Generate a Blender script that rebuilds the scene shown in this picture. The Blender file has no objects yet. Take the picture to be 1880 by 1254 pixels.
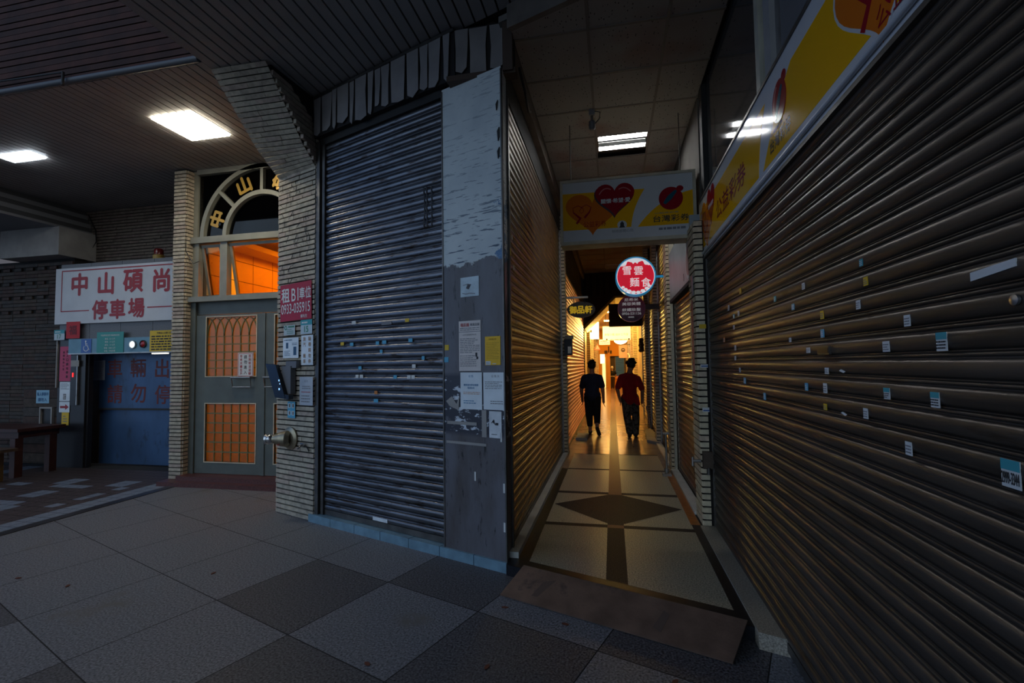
import bpy, bmesh, math, random
from mathutils import Vector, Matrix

# ------------------------------------------------------------------ scene, camera, light
S = bpy.context.scene
COL = S.collection
random.seed(7)
PI = math.pi
PAN, TILT, ROLL, FPX = 0.206514, 0.0489611, -0.0139328, 873.104
TH = 0.355233                                    # the shutter facade stands skewed to the alley
FD = Vector((math.cos(TH), -math.sin(TH), 0))    # along the facade
FN = Vector((math.sin(TH), math.cos(TH), 0))     # into the facade

cam = bpy.data.cameras.new('camera')
cam.sensor_width = 36.0
cam.lens = FPX / 1880 * 36
cam.clip_start = 0.05
co = bpy.data.objects.new('camera', cam)
COL.objects.link(co)
fw = Vector((math.sin(-PAN) * math.cos(TILT), math.cos(PAN) * math.cos(TILT), math.sin(TILT)))
r0 = Vector((math.cos(PAN), math.sin(PAN) * 1.0, 0))
u0 = r0.cross(fw)
rr = r0 * math.cos(ROLL) + u0 * math.sin(ROLL)
uu = -r0 * math.sin(ROLL) + u0 * math.cos(ROLL)
co.matrix_world = Matrix(((rr.x, uu.x, -fw.x, 0), (rr.y, uu.y, -fw.y, 0), (rr.z, uu.z, -fw.z, 1.55), (0, 0, 0, 1)))
S.camera = co

S.view_settings.view_transform = 'Standard'
S.view_settings.look = 'None'
S.view_settings.gamma = 1.0
S.view_settings.use_curve_mapping = False
S.view_settings.exposure = 0.0

W = bpy.data.worlds.new('dusk_sky')
S.world = W
W.use_nodes = True
def dusk():
    """evening sky: deeper blue over the open street on the left, greyer city glow elsewhere"""
    N, L = W.node_tree.nodes, W.node_tree.links
    b = N['Background']
    g = N.new('ShaderNodeTexCoord')
    d = N.new('ShaderNodeVectorMath'); d.operation = 'DOT_PRODUCT'
    d.inputs[1].default_value = (-0.86, -0.5, 0.1)
    L.new(g.outputs['Generated'], d.inputs[0])
    r = N.new('ShaderNodeMapRange'); r.interpolation_type = 'SMOOTHSTEP'
    r.inputs['From Min'].default_value = 0.45
    r.inputs['From Max'].default_value = 0.95
    L.new(d.outputs['Value'], r.inputs['Value'])
    m = N.new('ShaderNodeMix'); m.data_type = 'RGBA'
    m.inputs[6].default_value = (0.46, 0.45, 0.50, 1)
    m.inputs[7].default_value = (0.52, 1.32, 3.30, 1)
    L.new(r.outputs['Result'], m.inputs['Factor'])
    # low glow of the street behind the viewer
    d2 = N.new('ShaderNodeVectorMath'); d2.operation = 'DOT_PRODUCT'
    d2.inputs[1].default_value = (-0.45, -0.88, 0.14)
    L.new(g.outputs['Generated'], d2.inputs[0])
    r2 = N.new('ShaderNodeMapRange'); r2.interpolation_type = 'SMOOTHSTEP'
    r2.inputs['From Min'].default_value = 0.66
    r2.inputs['From Max'].default_value = 0.99
    L.new(d2.outputs['Value'], r2.inputs['Value'])
    m2 = N.new('ShaderNodeMix'); m2.data_type = 'RGBA'
    m2.inputs[7].default_value = (3.1, 4.1, 5.3, 1)
    L.new(r2.outputs['Result'], m2.inputs['Factor'])
    L.new(m.outputs[2], m2.inputs[6])
    L.new(m2.outputs[2], b.inputs['Color'])
    b.inputs['Strength'].default_value = 0.20
dusk()

L_LAMP, L_LAMP2, L_TUBE = 26.0, 20.0, 75.0
# ------------------------------------------------------------------ materials
MATS = {}
def M(name, col, rough=0.6, metal=0.0, noise=None, bump=None, emit=None, coat=0.0, spec=0.5, stretch=None, dirt=None):
    """noise=(scale, amount): mottled albedo; bump=(scale, strength); dirt=(scale, threshold, colour)."""
    if name in MATS:
        return MATS[name]
    m = bpy.data.materials.new(name)
    m.use_nodes = True
    N, L = m.node_tree.nodes, m.node_tree.links
    b = N['Principled BSDF']
    b.inputs['Base Color'].default_value = (*col, 1)
    b.inputs['Roughness'].default_value = rough
    b.inputs['Metallic'].default_value = metal
    b.inputs['Specular IOR Level'].default_value = spec
    b.inputs['Coat Weight'].default_value = coat
    b.inputs['Coat Roughness'].default_value = 0.08
    vec = None
    if noise or bump or dirt:
        g = N.new('ShaderNodeNewGeometry')
        vec = g.outputs['Position']
        if stretch:
            mp = N.new('ShaderNodeMapping')
            mp.inputs['Scale'].default_value = stretch
            L.new(vec, mp.inputs['Vector'])
            vec = mp.outputs['Vector']
    cur = None
    if noise:
        n = N.new('ShaderNodeTexNoise')
        n.inputs['Scale'].default_value = noise[0]
        n.inputs['Detail'].default_value = 5
        L.new(vec, n.inputs['Vector'])
        r = N.new('ShaderNodeMapRange')
        r.inputs['From Min'].default_value = 0.3
        r.inputs['From Max'].default_value = 0.7
        r.inputs['To Min'].default_value = 1 - noise[1]
        r.inputs['To Max'].default_value = 1 + noise[1]
        L.new(n.outputs['Fac'], r.inputs['Value'])
        mx = N.new('ShaderNodeMix'); mx.data_type = 'RGBA'; mx.blend_type = 'MULTIPLY'
        mx.inputs['Factor'].default_value = 1
        mx.inputs[6].default_value = (*col, 1)
        L.new(r.outputs['Result'], mx.inputs[7])
        cur = mx.outputs[2]
    if dirt:
        n = N.new('ShaderNodeTexNoise')
        n.inputs['Scale'].default_value = dirt[0]
        n.inputs['Detail'].default_value = 8
        n.inputs['Roughness'].default_value = 0.65
        L.new(vec, n.inputs['Vector'])
        r = N.new('ShaderNodeMapRange')
        r.inputs['From Min'].default_value = dirt[1]
        r.inputs['From Max'].default_value = dirt[1] + 0.08
        L.new(n.outputs['Fac'], r.inputs['Value'])
        mx = N.new('ShaderNodeMix'); mx.data_type = 'RGBA'
        L.new(r.outputs['Result'], mx.inputs['Factor'])
        if cur: L.new(cur, mx.inputs[6])
        else: mx.inputs[6].default_value = (*col, 1)
        mx.inputs[7].default_value = (*dirt[2], 1)
        cur = mx.outputs[2]
    if cur:
        L.new(cur, b.inputs['Base Color'])
    if bump:
        n = N.new('ShaderNodeTexNoise')
        n.inputs['Scale'].default_value = bump[0]
        n.inputs['Detail'].default_value = 4
        L.new(vec, n.inputs['Vector'])
        bp = N.new('ShaderNodeBump')
        bp.inputs['Strength'].default_value = bump[1]
        bp.inputs['Distance'].default_value = 0.01
        L.new(n.outputs['Fac'], bp.inputs['Height'])
        L.new(bp.outputs['Normal'], b.inputs['Normal'])
    if emit:
        b.inputs['Emission Color'].default_value = (*emit[0], 1)
        b.inputs['Emission Strength'].default_value = emit[1]
    MATS[name] = m
    return m

BRICK = [M('split_brick_cream', (0.50, 0.44, 0.34), 0.85, noise=(18, 0.22), bump=(60, 0.5)),
         M('split_brick_buff', (0.43, 0.37, 0.29), 0.85, noise=(18, 0.25), bump=(60, 0.5)),
         M('split_brick_pink', (0.46, 0.37, 0.30), 0.85, noise=(18, 0.22), bump=(60, 0.5)),
         M('mortar_dark', (0.022, 0.02, 0.018), 0.9)]
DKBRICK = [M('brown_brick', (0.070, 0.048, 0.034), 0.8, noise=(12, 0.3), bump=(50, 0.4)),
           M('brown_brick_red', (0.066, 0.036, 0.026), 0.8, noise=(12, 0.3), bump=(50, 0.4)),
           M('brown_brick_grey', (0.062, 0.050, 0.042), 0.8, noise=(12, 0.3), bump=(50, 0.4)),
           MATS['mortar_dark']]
m_front = M('shutter_steel', (0.165, 0.165, 0.175), 0.34, 0.82, noise=(3, 0.3), bump=(40, 0.04), stretch=(1, 1, 6), dirt=(5, 0.56, (0.07, 0.05, 0.04)))
m_alley = M('shutter_steel_alley', (0.23, 0.20, 0.16), 0.38, 0.7, noise=(4, 0.25), bump=(40, 0.1), dirt=(4, 0.6, (0.10, 0.075, 0.05)))
m_right = M('shutter_steel_brown', (0.125, 0.104, 0.086), 0.42, 0.65, noise=(3, 0.3), bump=(40, 0.04), stretch=(1, 0.6, 5), dirt=(4, 0.6, (0.08, 0.06, 0.045)))
m_redsh = M('shutter_steel_red', (0.50, 0.13, 0.13), 0.30, 0.6, noise=(4, 0.2), bump=(40, 0.1))
m_rail = M('rail_steel', (0.14, 0.13, 0.12), 0.45, 0.8, noise=(8, 0.3))
m_railc = M('rail_cream', (0.58, 0.54, 0.42), 0.5, 0.1, noise=(8, 0.15))
m_black = M('black_plastic', (0.012, 0.012, 0.014), 0.3)
m_dark = M('dark_paint', (0.03, 0.028, 0.026), 0.7)
m_chrome = M('chrome', (0.6, 0.6, 0.6), 0.2, 1.0)
m_steel = M('galvanised_steel', (0.38, 0.37, 0.36), 0.4, 0.9, noise=(9, 0.2))
m_white = M('white_paper', (0.72, 0.72, 0.70), 0.7, noise=(9, 0.08))
m_bluewhite = M('laminated_paper', (0.80, 0.86, 0.90), 0.35, noise=(7, 0.1), bump=(14, 0.25))
m_ink = M('black_ink', (0.03, 0.03, 0.035), 0.7)
m_ink2 = M('grey_ink', (0.22, 0.22, 0.24), 0.7)
m_redink = M('red_ink', (0.45, 0.02, 0.03), 0.6)
m_redpaint = M('red_paint', (0.36, 0.012, 0.02), 0.5)
m_blueink = M('blue_ink', (0.05, 0.22, 0.42), 0.6)
m_teal = M('teal_print', (0.05, 0.36, 0.42), 0.6)
m_whitepaint = M('white_lettering', (0.8, 0.8, 0.78), 0.6)
m_yellow = M('yellow_print', (0.78, 0.50, 0.02), 0.55)
m_gold = M('gold_lettering', (0.46, 0.27, 0.05), 0.4, 0.3)
m_greenpaint = M('olive_grey_frame', (0.22, 0.22, 0.185), 0.5, noise=(6, 0.12))
m_doorgrey = M('door_grey_green', (0.10, 0.115, 0.105), 0.5, noise=(5, 0.15))
m_conc = M('painted_concrete', (0.36, 0.34, 0.32), 0.8, noise=(4, 0.15))
m_creamtrim = M('cream_trim', (0.60, 0.52, 0.38), 0.6, noise=(6, 0.2))

# ------------------------------------------------------------------ mesh helpers
class Fr:
    """a wall's own frame: a along it, b up, c out of it"""
    def __init__(s, o, u, v=(0, 0, 1)):
        s.o, s.u, s.v = Vector(o), Vector(u).normalized(), Vector(v).normalized()
        s.n = s.u.cross(s.v).normalized()
    def p(s, a, b, c=0.0):
        return s.o + s.u * a + s.v * b + s.n * c
    def sub(s, a, b, c=0, rot=0):
        u = s.u * math.cos(rot) + s.v * math.sin(rot)
        v = -s.u * math.sin(rot) + s.v * math.cos(rot)
        return Fr(s.p(a, b, c), u, v)

FF = Fr(FN * 3.04, FD)                       # slanted shutter facade
def RX(x): return Fr((x, 0, 0), (0, -1, 0))  # right wall: a = -y
def LX(x): return Fr((x, 0, 0), (0, 1, 0))   # left wall: a = y
def YF(y): return Fr((0, y, 0), (1, 0, 0))   # faces the street: a = x

class MB:
    def __init__(s):
        s.v, s.f, s.m = [], [], []
    def add(s, vs, fs, mi=0):
        k = len(s.v)
        s.v += [Vector(v) for v in vs]
        s.f += [tuple(i + k for i in f) for f in fs]
        s.m += [mi] * len(fs)
        return s
    def poly(s, pts, mi=0):
        return s.add(pts, [tuple(range(len(pts)))], mi)
    def box(s, fr, a0, a1, b0, b1, c0, c1, mi=0):
        vs = [fr.p(a, b, c) for c in (c0, c1) for b in (b0, b1) for a in (a0, a1)]
        return s.add(vs, [(0, 2, 3, 1), (4, 5, 7, 6), (0, 1, 5, 4), (2, 6, 7, 3), (0, 4, 6, 2), (1, 3, 7, 5)], mi)
    def wbox(s, x0, x1, y0, y1, z0, z1, mi=0):
        return s.box(Fr((0, 0, 0), (1, 0, 0), (0, 1, 0)), x0, x1, y0, y1, z0, z1, mi)
    def prism(s, fr, pts, c0, c1, mi=0):
        n = len(pts)
        vs = [fr.p(a, b, c0) for a, b in pts] + [fr.p(a, b, c1) for a, b in pts]
        fs = [tuple(range(n - 1, -1, -1)), tuple(range(n, 2 * n))]
        fs += [(i, (i + 1) % n, n + (i + 1) % n, n + i) for i in range(n)]
        return s.add(vs, fs, mi)
    def disc(s, fr, a, b, ra, rb, c0, c1, mi=0, n=40):
        return s.prism(fr, [(a + ra * math.cos(2 * PI * i / n), b + rb * math.sin(2 * PI * i / n)) for i in range(n)], c0, c1, mi)
    def ring(s, fr, a, b, r0, r1, c0, c1, t0=0, t1=2 * PI, mi=0, n=40):
        vs, fs = [], []
        for i in range(n + 1):
            t = t0 + (t1 - t0) * i / n
            for r, c in ((r0, c0), (r1, c0), (r1, c1), (r0, c1)):
                vs.append(fr.p(a + r * math.cos(t), b + r * math.sin(t), c))
        for i in range(n):
            for j in range(4):
                fs.append((4 * i + j, 4 * i + (j + 1) % 4, 4 * i + 4 + (j + 1) % 4, 4 * i + 4 + j))
        if abs(t1 - t0) < 2 * PI - 1e-4:
            fs += [(0, 1, 2, 3), (4 * n + 3, 4 * n + 2, 4 * n + 1, 4 * n)]
        return s.add(vs, fs, mi)
    def tube(s, pts, r, n=10, mi=0):
        pts = [Vector(p) for p in pts]
        rs = r if isinstance(r, (list, tuple)) else [r] * len(pts)
        vs, fs = [], []
        ref = Vector((0.3, 0.2, 0.93))
        for i, p in enumerate(pts):
            d = (pts[min(i + 1, len(pts) - 1)] - pts[max(i - 1, 0)]).normalized()
            x = ref.cross(d)
            if x.length < 1e-3: x = Vector((1, 0, 0)).cross(d)
            x.normalize(); y = d.cross(x)
            vs += [p + (x * math.cos(2 * PI * k / n) + y * math.sin(2 * PI * k / n)) * rs[i] for k in range(n)]
        for i in range(len(pts) - 1):
            fs += [(i * n + k, i * n + (k + 1) % n, i * n + n + (k + 1) % n, i * n + n + k) for k in range(n)]
        fs += [tuple(range(n - 1, -1, -1)), tuple(range((len(pts) - 1) * n, len(pts) * n))]
        return s.add(vs, fs, mi)
    def strip(s, fr, pts, w, c0, c1, mi=0):
        """a flat ribbon of width w (number or list) along 2D points"""
        ws = w if isinstance(w, (list, tuple)) else [w] * len(pts)
        L_, R_ = [], []
        for i, p in enumerate(pts):
            q0, q1 = pts[max(i - 1, 0)], pts[min(i + 1, len(pts) - 1)]
            dx, dy = q1[0] - q0[0], q1[1] - q0[1]
            l = math.hypot(dx, dy) or 1
            L_.append((p[0] - dy / l * ws[i] / 2, p[1] + dx / l * ws[i] / 2))
            R_.append((p[0] + dy / l * ws[i] / 2, p[1] - dx / l * ws[i] / 2))
        return s.prism(fr, L_ + R_[::-1], c0, c1, mi)
    def ell(s, c, rx, ry, rz, mi=0, n=14, rot=None):
        vs, fs = [], []
        c = Vector(c)
        for i in range(n + 1):
            th = PI * i / n
            for k in range(2 * n):
                ph = PI * k / n
                v = Vector((rx * math.sin(th) * math.cos(ph), ry * math.sin(th) * math.sin(ph), rz * math.cos(th)))
                vs.append(c + (rot @ v if rot else v))
        for i in range(n):
            for k in range(2 * n):
                fs.append((i * 2 * n + k, i * 2 * n + (k + 1) % (2 * n), (i + 1) * 2 * n + (k + 1) % (2 * n), (i + 1) * 2 * n + k))
        return s.add(vs, fs, mi)
    def lathe(s, o, d, prof, n=24, mi=0):
        """prof: (distance along d, radius)"""
        o, d = Vector(o), Vector(d).normalized()
        return s.tube([o + d * h for h, r in prof], [max(r, 1e-4) for h, r in prof], n, mi) if False else s._lathe(o, d, prof, n, mi)
    def _lathe(s, o, d, prof, n, mi):
        x = d.cross(Vector((0, 0, 1)))
        if x.length < 1e-3: x = Vector((1, 0, 0))
        x.normalize(); y = d.cross(x)
        vs = [o + d * h + (x * math.cos(2 * PI * k / n) + y * math.sin(2 * PI * k / n)) * max(r, 1e-4) for h, r in prof for k in range(n)]
        fs = [(i * n + k, i * n + (k + 1) % n, (i + 1) * n + (k + 1) % n, (i + 1) * n + k) for i in range(len(prof) - 1) for k in range(n)]
        fs += [tuple(range(n - 1, -1, -1)), tuple(range((len(prof) - 1) * n, len(prof) * n))]
        return s.add(vs, fs, mi)
    def bricks(s, fr, a0, a1, b0, b1, pitch=0.052, depth=0.018, lens=(0.18, 0.30), back=0.02, gap=0.014):
        s.box(fr, a0, a1, b0, b1, -back, 0.0, 3)
        n = max(1, int(round((b1 - b0) / pitch)))
        h = (b1 - b0) / n
        for i in range(n):
            a = a0 - (random.random() * lens[0] if a1 - a0 > 0.2 else 0)
            while a < a1 - 0.002:
                l = random.uniform(*lens) if a1 - a0 > 0.2 else a1 - a0
                x0, x1 = max(a, a0), min(a + l, a1)
                if x1 - x0 > 0.004:
                    s.box(fr, x0, x1 - (0.0015 if x1 < a1 - 0.003 else 0), b0 + i * h + gap / 2, b0 + (i + 1) * h - gap / 2, 0.0, depth + random.uniform(-0.004, 0.004), random.choice((0, 0, 1, 1, 2)))
                a += l
        return s
    def shutter(s, fr, a0, a1, b0, b1, pitch=0.075, mi=0):
        k = pitch / 0.075
        prof = [(0, 0), (.004, .007), (.010, .0105), (.020, .0128), (.031, .0135), (.040, .0115), (.047, .006), (.050, -.004), (.054, -.004), (.057, .005), (.0605, .0065), (.064, .005), (.066, -.001), (.0685, .004), (.071, .004), (.073, -.004)]
        rows = []
        b = b0
        while b < b1 - 1e-4:
            rows += [(b + p * k, c * k) for p, c in prof if b + p * k <= b1]
            b += pitch
        rows.append((b1, 0))
        seg = 8
        vs, fs = [], []
        for bb, cc in rows:
            for j in range(seg + 1):
                vs.append(fr.p(a0 + (a1 - a0) * j / seg, bb, cc))
        w = seg + 1
        for i in range(len(rows) - 1):
            for j in range(seg):
                fs.append((i * w + j, i * w + j + 1, i * w + w + j + 1, i * w + w + j))
        return s.add(vs, fs, mi)
    def text(s, body, fr, a, b, h, c=0.002, w=None, mi=0, bold=0.0, align='C', maxw=None):
        """real glyph outlines, h = height of the ink, centred on (a, b)"""
        cu = bpy.data.curves.new('glyphs', 'FONT')
        cu.body = body
        cu.size = 1
        cu.resolution_u = 3
        ob = bpy.data.objects.new('glyphs', cu)
        COL.objects.link(ob)
        me = bpy.data.meshes.new_from_object(ob.evaluated_get(bpy.context.evaluated_depsgraph_get()))
        vs = [v.co.copy() for v in me.vertices]
        fs = [tuple(p.vertices) for p in me.polygons]
        bpy.data.objects.remove(ob); bpy.data.meshes.remove(me); bpy.data.curves.remove(cu)
        if not vs: return s
        x0, x1 = min(v.x for v in vs), max(v.x for v in vs)
        y0, y1 = min(v.y for v in vs), max(v.y for v in vs)
        ky = h / (y1 - y0)
        kx = ky if w is None else w / (x1 - x0)
        if maxw and (x1 - x0) * kx > maxw: kx = maxw / (x1 - x0)
        ox = {'C': (x0 + x1) / 2, 'L': x0, 'R': x1}[align]
        k = bold * ky * 0.7
        for i, (dx, dy) in enumerate(((0, 0), (k, 0), (-k, 0), (0, k), (0, -k)) if bold else ((0, 0),)):
            s.add([fr.p(a + dx + (v.x - ox) * kx, b + dy + (v.y - (y0 + y1) / 2) * ky, c + i * .00008) for v in vs], fs, mi)
        return s
    def vtext(s, body, fr, a, b, h, step, c=0.002, mi=0, bold=0.0):
        for i, ch in enumerate(body):
            if ch != ' ': s.text(ch, fr, a, b - i * step, h, c, mi=mi, bold=bold)
        return s
    def lines(s, fr, a0, a1, b0, b1, n, c=0.002, mi=0, th=0.35, seed=1):
        """small print too fine to read: broken dashes"""
        rnd = random.Random(seed)
        st = (b1 - b0) / n
        for i in range(n):
            y = b1 - (i + 0.5) * st
            a = a0
            end = a1 - (rnd.random() * 0.4 * (a1 - a0) if rnd.random() < 0.3 else 0)
            while a < end:
                l = min(rnd.uniform(0.05, 0.22) * (a1 - a0), end - a)
                s.poly([fr.p(a, y - st * th / 2, c), fr.p(a + l, y - st * th / 2, c), fr.p(a + l, y + st * th / 2, c), fr.p(a, y + st * th / 2, c)], mi)
                a += l + 0.03 * (a1 - a0)
        return s

BASE = {}
def root_of(o):
    while o.parent: o = o.parent
    return o
def link(mb, name, mats, parent=None, smooth=None, base=None):
    if not isinstance(mats, (list, tuple)): mats = [mats]
    off = Vector((0, 0, 0))
    if parent is not None: off = BASE[root_of(parent).name]
    elif base is not None: off = Vector(base)
    me = bpy.data.meshes.new(name)
    me.from_pydata([v - off for v in mb.v], [], mb.f)
    for m in mats: me.materials.append(m)
    if len(mats) > 1:
        me.polygons.foreach_set('material_index', mb.m)
    bm = bmesh.new(); bm.from_mesh(me)
    bmesh.ops.recalc_face_normals(bm, faces=bm.faces)
    bm.to_mesh(me); bm.free()
    if smooth is not None:
        me.shade_smooth()
        me.set_sharp_from_angle(angle=math.radians(smooth))
    o = bpy.data.objects.new(name, me)
    if parent is None: o.location = off
    COL.objects.link(o)
    if parent is not None: o.parent = parent
    else: BASE[o.name] = off
    return o
def tag(o, label, cat, group=None, kind=None):
    o['label'] = label; o['category'] = cat
    if group: o['group'] = group
    if kind: o['kind'] = kind
    return o
def thing(name, label, cat, base, group=None, kind=None):
    o = bpy.data.objects.new(name, None)
    o.location = base
    o.empty_display_size = 0.1
    COL.objects.link(o)
    BASE[o.name] = Vector(base)
    return tag(o, label, cat, group, kind)
def solo(mb, name, mats, label, cat, group=None, smooth=None):
    xs = [v.x for v in mb.v]; ys = [v.y for v in mb.v]; zs = [v.z for v in mb.v]
    o = link(mb, name, mats, None, smooth, ((min(xs) + max(xs)) / 2, (min(ys) + max(ys)) / 2, min(zs)))
    return tag(o, label, cat, group)
def struct(mb, name, mats, label=None, cat=None, smooth=None):
    o = link(mb, name, mats, None, smooth)
    o['kind'] = 'structure'
    if label: o['label'] = label
    if cat: o['category'] = cat
    return o
def part(mb, name, mats, parent, label=None, smooth=None):
    o = link(mb, name, mats, parent, smooth)
    if label: o['label'] = label
    return o

# ------------------------------------------------------------------ ground
def clip(poly, f):
    out = []
    for i, p in enumerate(poly):
        q = poly[(i + 1) % len(poly)]
        a, b = f(p), f(q)
        if a >= 0: out.append(p)
        if (a >= 0) != (b >= 0):
            t = a / (a - b)
            out.append((p[0] + (q[0] - p[0]) * t, p[1] + (q[1] - p[1]) * t))
    return out

m_glight = M('granite_light', (0.165, 0.17, 0.19), 0.5, noise=(85, 0.75), bump=(200, 0.15), dirt=(1.3, 0.60, (0.15, 0.14, 0.13)))
m_gdark = M('granite_dark', (0.085, 0.082, 0.09), 0.5, noise=(85, 0.95), bump=(200, 0.15))
m_joint = M('tile_joint', (0.035, 0.033, 0.032), 0.9)
g = MB()
rnd = random.Random(3)
for i in range(-9, 5):
    for j in range(-13, 5):
        t0, t1 = -2.64 + i * 0.80, -2.64 + (i + 1) * 0.80
        d0, d1 = 1.70 + j * 0.775, 1.70 + (j + 1) * 0.775
        e = 0.0035
        q = [(FD * t + FN * d) for t, d in ((t0 + e, d0 + e), (t1 - e, d0 + e), (t1 - e, d1 - e), (t0 + e, d1 - e))]
        q = [(v.x, v.y) for v in q]
        q = clip(q, lambda p: p[0] + 5.69)
        q = clip(q, lambda p: 5.40 - p[1])
        q = clip(q, lambda p: 0.99 - p[0])
        if not q: continue
        dark = (i + j) % 2 == 1 and i > -2
        if i <= -2: dark = (i, j) in ((-3, -2),)
        g.poly([Vector((x, y, 0.0)) for x, y in q], 1 if dark else 0)
g.wbox(-5.69, 1.0, -30.0, 5.4, -0.08, -0.002, 2)
struct(g, 'floor', [m_glight, m_gdark, m_joint], 'grey granite arcade pavement of light and dark tiles', 'floor')

m_brickpav = M('driveway_tile', (0.075, 0.055, 0.052), 0.5, noise=(30, 0.3), bump=(80, 0.2))
m_whitetile = M('driveway_white_tile', (0.20, 0.24, 0.30), 0.45, noise=(30, 0.2))
g = MB()
ts = 0.15
for i in range(0, 50):
    for j in range(0, 62):
        x1 = -5.82 - i * ts; y0_ = -3.2 + j * ts
        if y0_ + ts > 6.2: continue
        li = i in (0, 1)
        k, l = i - 3, j - 46
        if 3 <= i < 16 and 44 <= j < 58:
            li = ((i // 2 + j // 2) % 3 == 0 and (j % 4 < 2)) or (j % 5 == 0 and i % 7 < 4)
        if i in (22, 23): li = True
        g.poly([Vector(v) for v in ((x1 - ts + .003, y0_ + .003, 0), (x1 - .003, y0_ + .003, 0), (x1 - .003, y0_ + ts - .003, 0), (x1 - ts + .003, y0_ + ts - .003, 0))], 1 if li else 0)
g.wbox(-30, -5.69, -30.0, 7.0, -0.08, -0.003, 2)
struct(g, 'floor', [m_brickpav, m_whitetile, m_joint], 'dark tiled driveway with bands of white tiles', 'floor')
g = MB().wbox(-5.82, -5.69, -4.0, 5.42, -0.05, 0.006)
struct(g, 'trim_1', M('black_granite', (0.03, 0.03, 0.034), 0.35, noise=(60, 0.3)), 'black granite strip between pavement and driveway', 'kerb')

# alley floor
AZ = 0.08
m_terr = M('terrazzo_beige', (0.40, 0.35, 0.25), 0.42, spec=.3, noise=(100, 0.65), dirt=(3, 0.62, (0.27, 0.22, 0.16)))
m_tdark = M('terrazzo_dark', (0.045, 0.034, 0.03), 0.6, spec=.12, noise=(100, 0.6))
m_tred = M('terrazzo_red', (0.16, 0.075, 0.055), 0.5, spec=.2, noise=(100, 0.5))
m_tblack = M('terrazzo_black', (0.012, 0.012, 0.016), 0.4, spec=.25, noise=(90, 0.4))
m_tile = M('glazed_floor_tile', (0.33, 0.22, 0.14), 0.20, noise=(5, 0.2))
m_orange = M('orange_tile', (0.34, 0.12, 0.03), 0.3, noise=(20, 0.25))
m_gran = M('granular_kerb', (0.33, 0.29, 0.23), 0.7, noise=(120, 0.5))
m_whitet = M('white_kerb_tile', (0.62, 0.62, 0.58), 0.4, noise=(6, 0.12))
g = MB()
def af(pts, mi, z=AZ): g.poly([Vector((x, y, z)) for x, y in pts], mi)
def yl(x, d): return (d - FN.x * x) / FN.y          # y on the facade-parallel line d
xl, xr = -0.64, 0.67
# front skewed border
def quadF(x0, x1, d0, d1, mi): af([(x0, yl(x0, d0)), (x1, yl(x1, d0)), (x1, yl(x1, d1)), (x0, yl(x0, d1))], mi)
quadF(-0.80, 0.90, 3.0, 3.135, 3)
for sx in (-1, 1):
    a, b = (xl, -0.075) if sx < 0 else (0.07, xr)
    af([(a, yl(a, 3.135)), (b, yl(b, 3.135)), (b, 4.42), (a, 4.42)], 0)
    af([(a, 4.50), (b, 4.50), (b, 5.52), (a, 5.52)], 0)
    af([(a, 5.61), (b, 5.61), (b, 6.76), (a, 6.76)], 0)
    af([(a, 6.83), (b, 6.83), (b, 7.9), (a, 7.9)], 0)
    for y0_, y1_ in ((4.42, 4.50), (5.52, 5.61), (6.76, 6.83), (7.9, 7.96)):
        af([(a, y0_), (b, y0_), (b, y1_), (a, y1_)], 1)
    c = -0.075 if sx < 0 else 0.07
    e = xl + .01 if sx < 0 else xr - .02
    g.poly([Vector((c, 4.53, AZ + .002)), Vector((e, 5.07, AZ + .002)), Vector((c, 5.51, AZ + .002))], 1)
af([(-.075, yl(-.075, 3.135)), (.07, yl(.07, 3.135)), (.07, 4.42), (-.075, 4.42)], 1)
af([(-.075, 4.42), (.07, 4.42), (.07, 4.50), (-.075, 4.50)], 2)
af([(-.075, 4.50), (.07, 4.50), (.07, 5.52), (-.075, 5.52)], 1)
af([(-.075, 5.52), (.07, 5.52), (.07, 5.61), (-.075, 5.61)], 2)
af([(-.075, 5.61), (.07, 5.61), (.07, 7.96), (-.075, 7.96)], 2)
for (xa, xb), mi in (((-.73, xl), 3), ((xr, .74), 3)):
    af([(xa, yl(xa, 3.135)), (xb, yl(xb, 3.135)), (xb, 6.8), (xa, 6.8)], mi)
# glazed tiles deeper in
k = 0
for j in range(56):
    y0_ = 7.96 + j * 0.40
    for i, (a, b) in enumerate(((-.80, -.5), (-.5, -.075), (-.075, .07), (.07, .5), (.5, .90))):
        af([(a + .003, y0_ + .003), (b - .003, y0_ + .003), (b - .003, y0_ + .397), (a + .003, y0_ + .397)], 2 if i == 2 else 4)
af([(-.80, 6.8), (xl, 6.8), (xl, 7.96), (-.80, 7.96)], 4)
af([(xr, 6.8), (.90, 6.8), (.90, 7.96), (xr, 7.96)], 4)
g.prism(Fr((0, 0, 0), (1, 0, 0), (0, 1, 0)), [(-.80, yl(-.80, 3.0)), (.93, yl(.93, 3.0)), (.93, 30.4), (-.80, 30.4)], 0.0, AZ - .002, 3)
struct(g, 'floor', [m_terr, m_tdark, m_tred, m_tblack, m_tile], 'raised alley floor of beige terrazzo with dark diamond and strips', 'floor')
g = MB()
g.wbox(-.81, -.73, 3.62, 7.75, AZ - .03, AZ + .045)
struct(g, 'baseboard_left', m_whitet, 'worn white kerb under the left alley shutters', 'kerb')
g = MB()
g.prism(Fr((0, 0, 0), (1, 0, 0), (0, 1, 0)), [(.74, yl(.74, 2.93)), (.88, yl(.88, 2.93)), (.88, 4.58), (.74, 4.58)], 0.002, AZ + .012)
struct(g, 'baseboard_right', m_gran, 'rough beige granite kerb under the big shutter', 'kerb')
g = MB()
g.wbox(.665, .745, 4.62, 6.6, AZ, AZ + .006, 0)
g.wbox(.745, .84, 4.93, 6.82, AZ, AZ + .03, 1)
g.wbox(.745, .84, 7.2, 9.05, AZ, AZ + .03, 1)
struct(g, 'trim_2', [m_orange, m_whitet], 'orange and white tile edging along the right alley shutters', 'edging')
g = MB()
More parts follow.
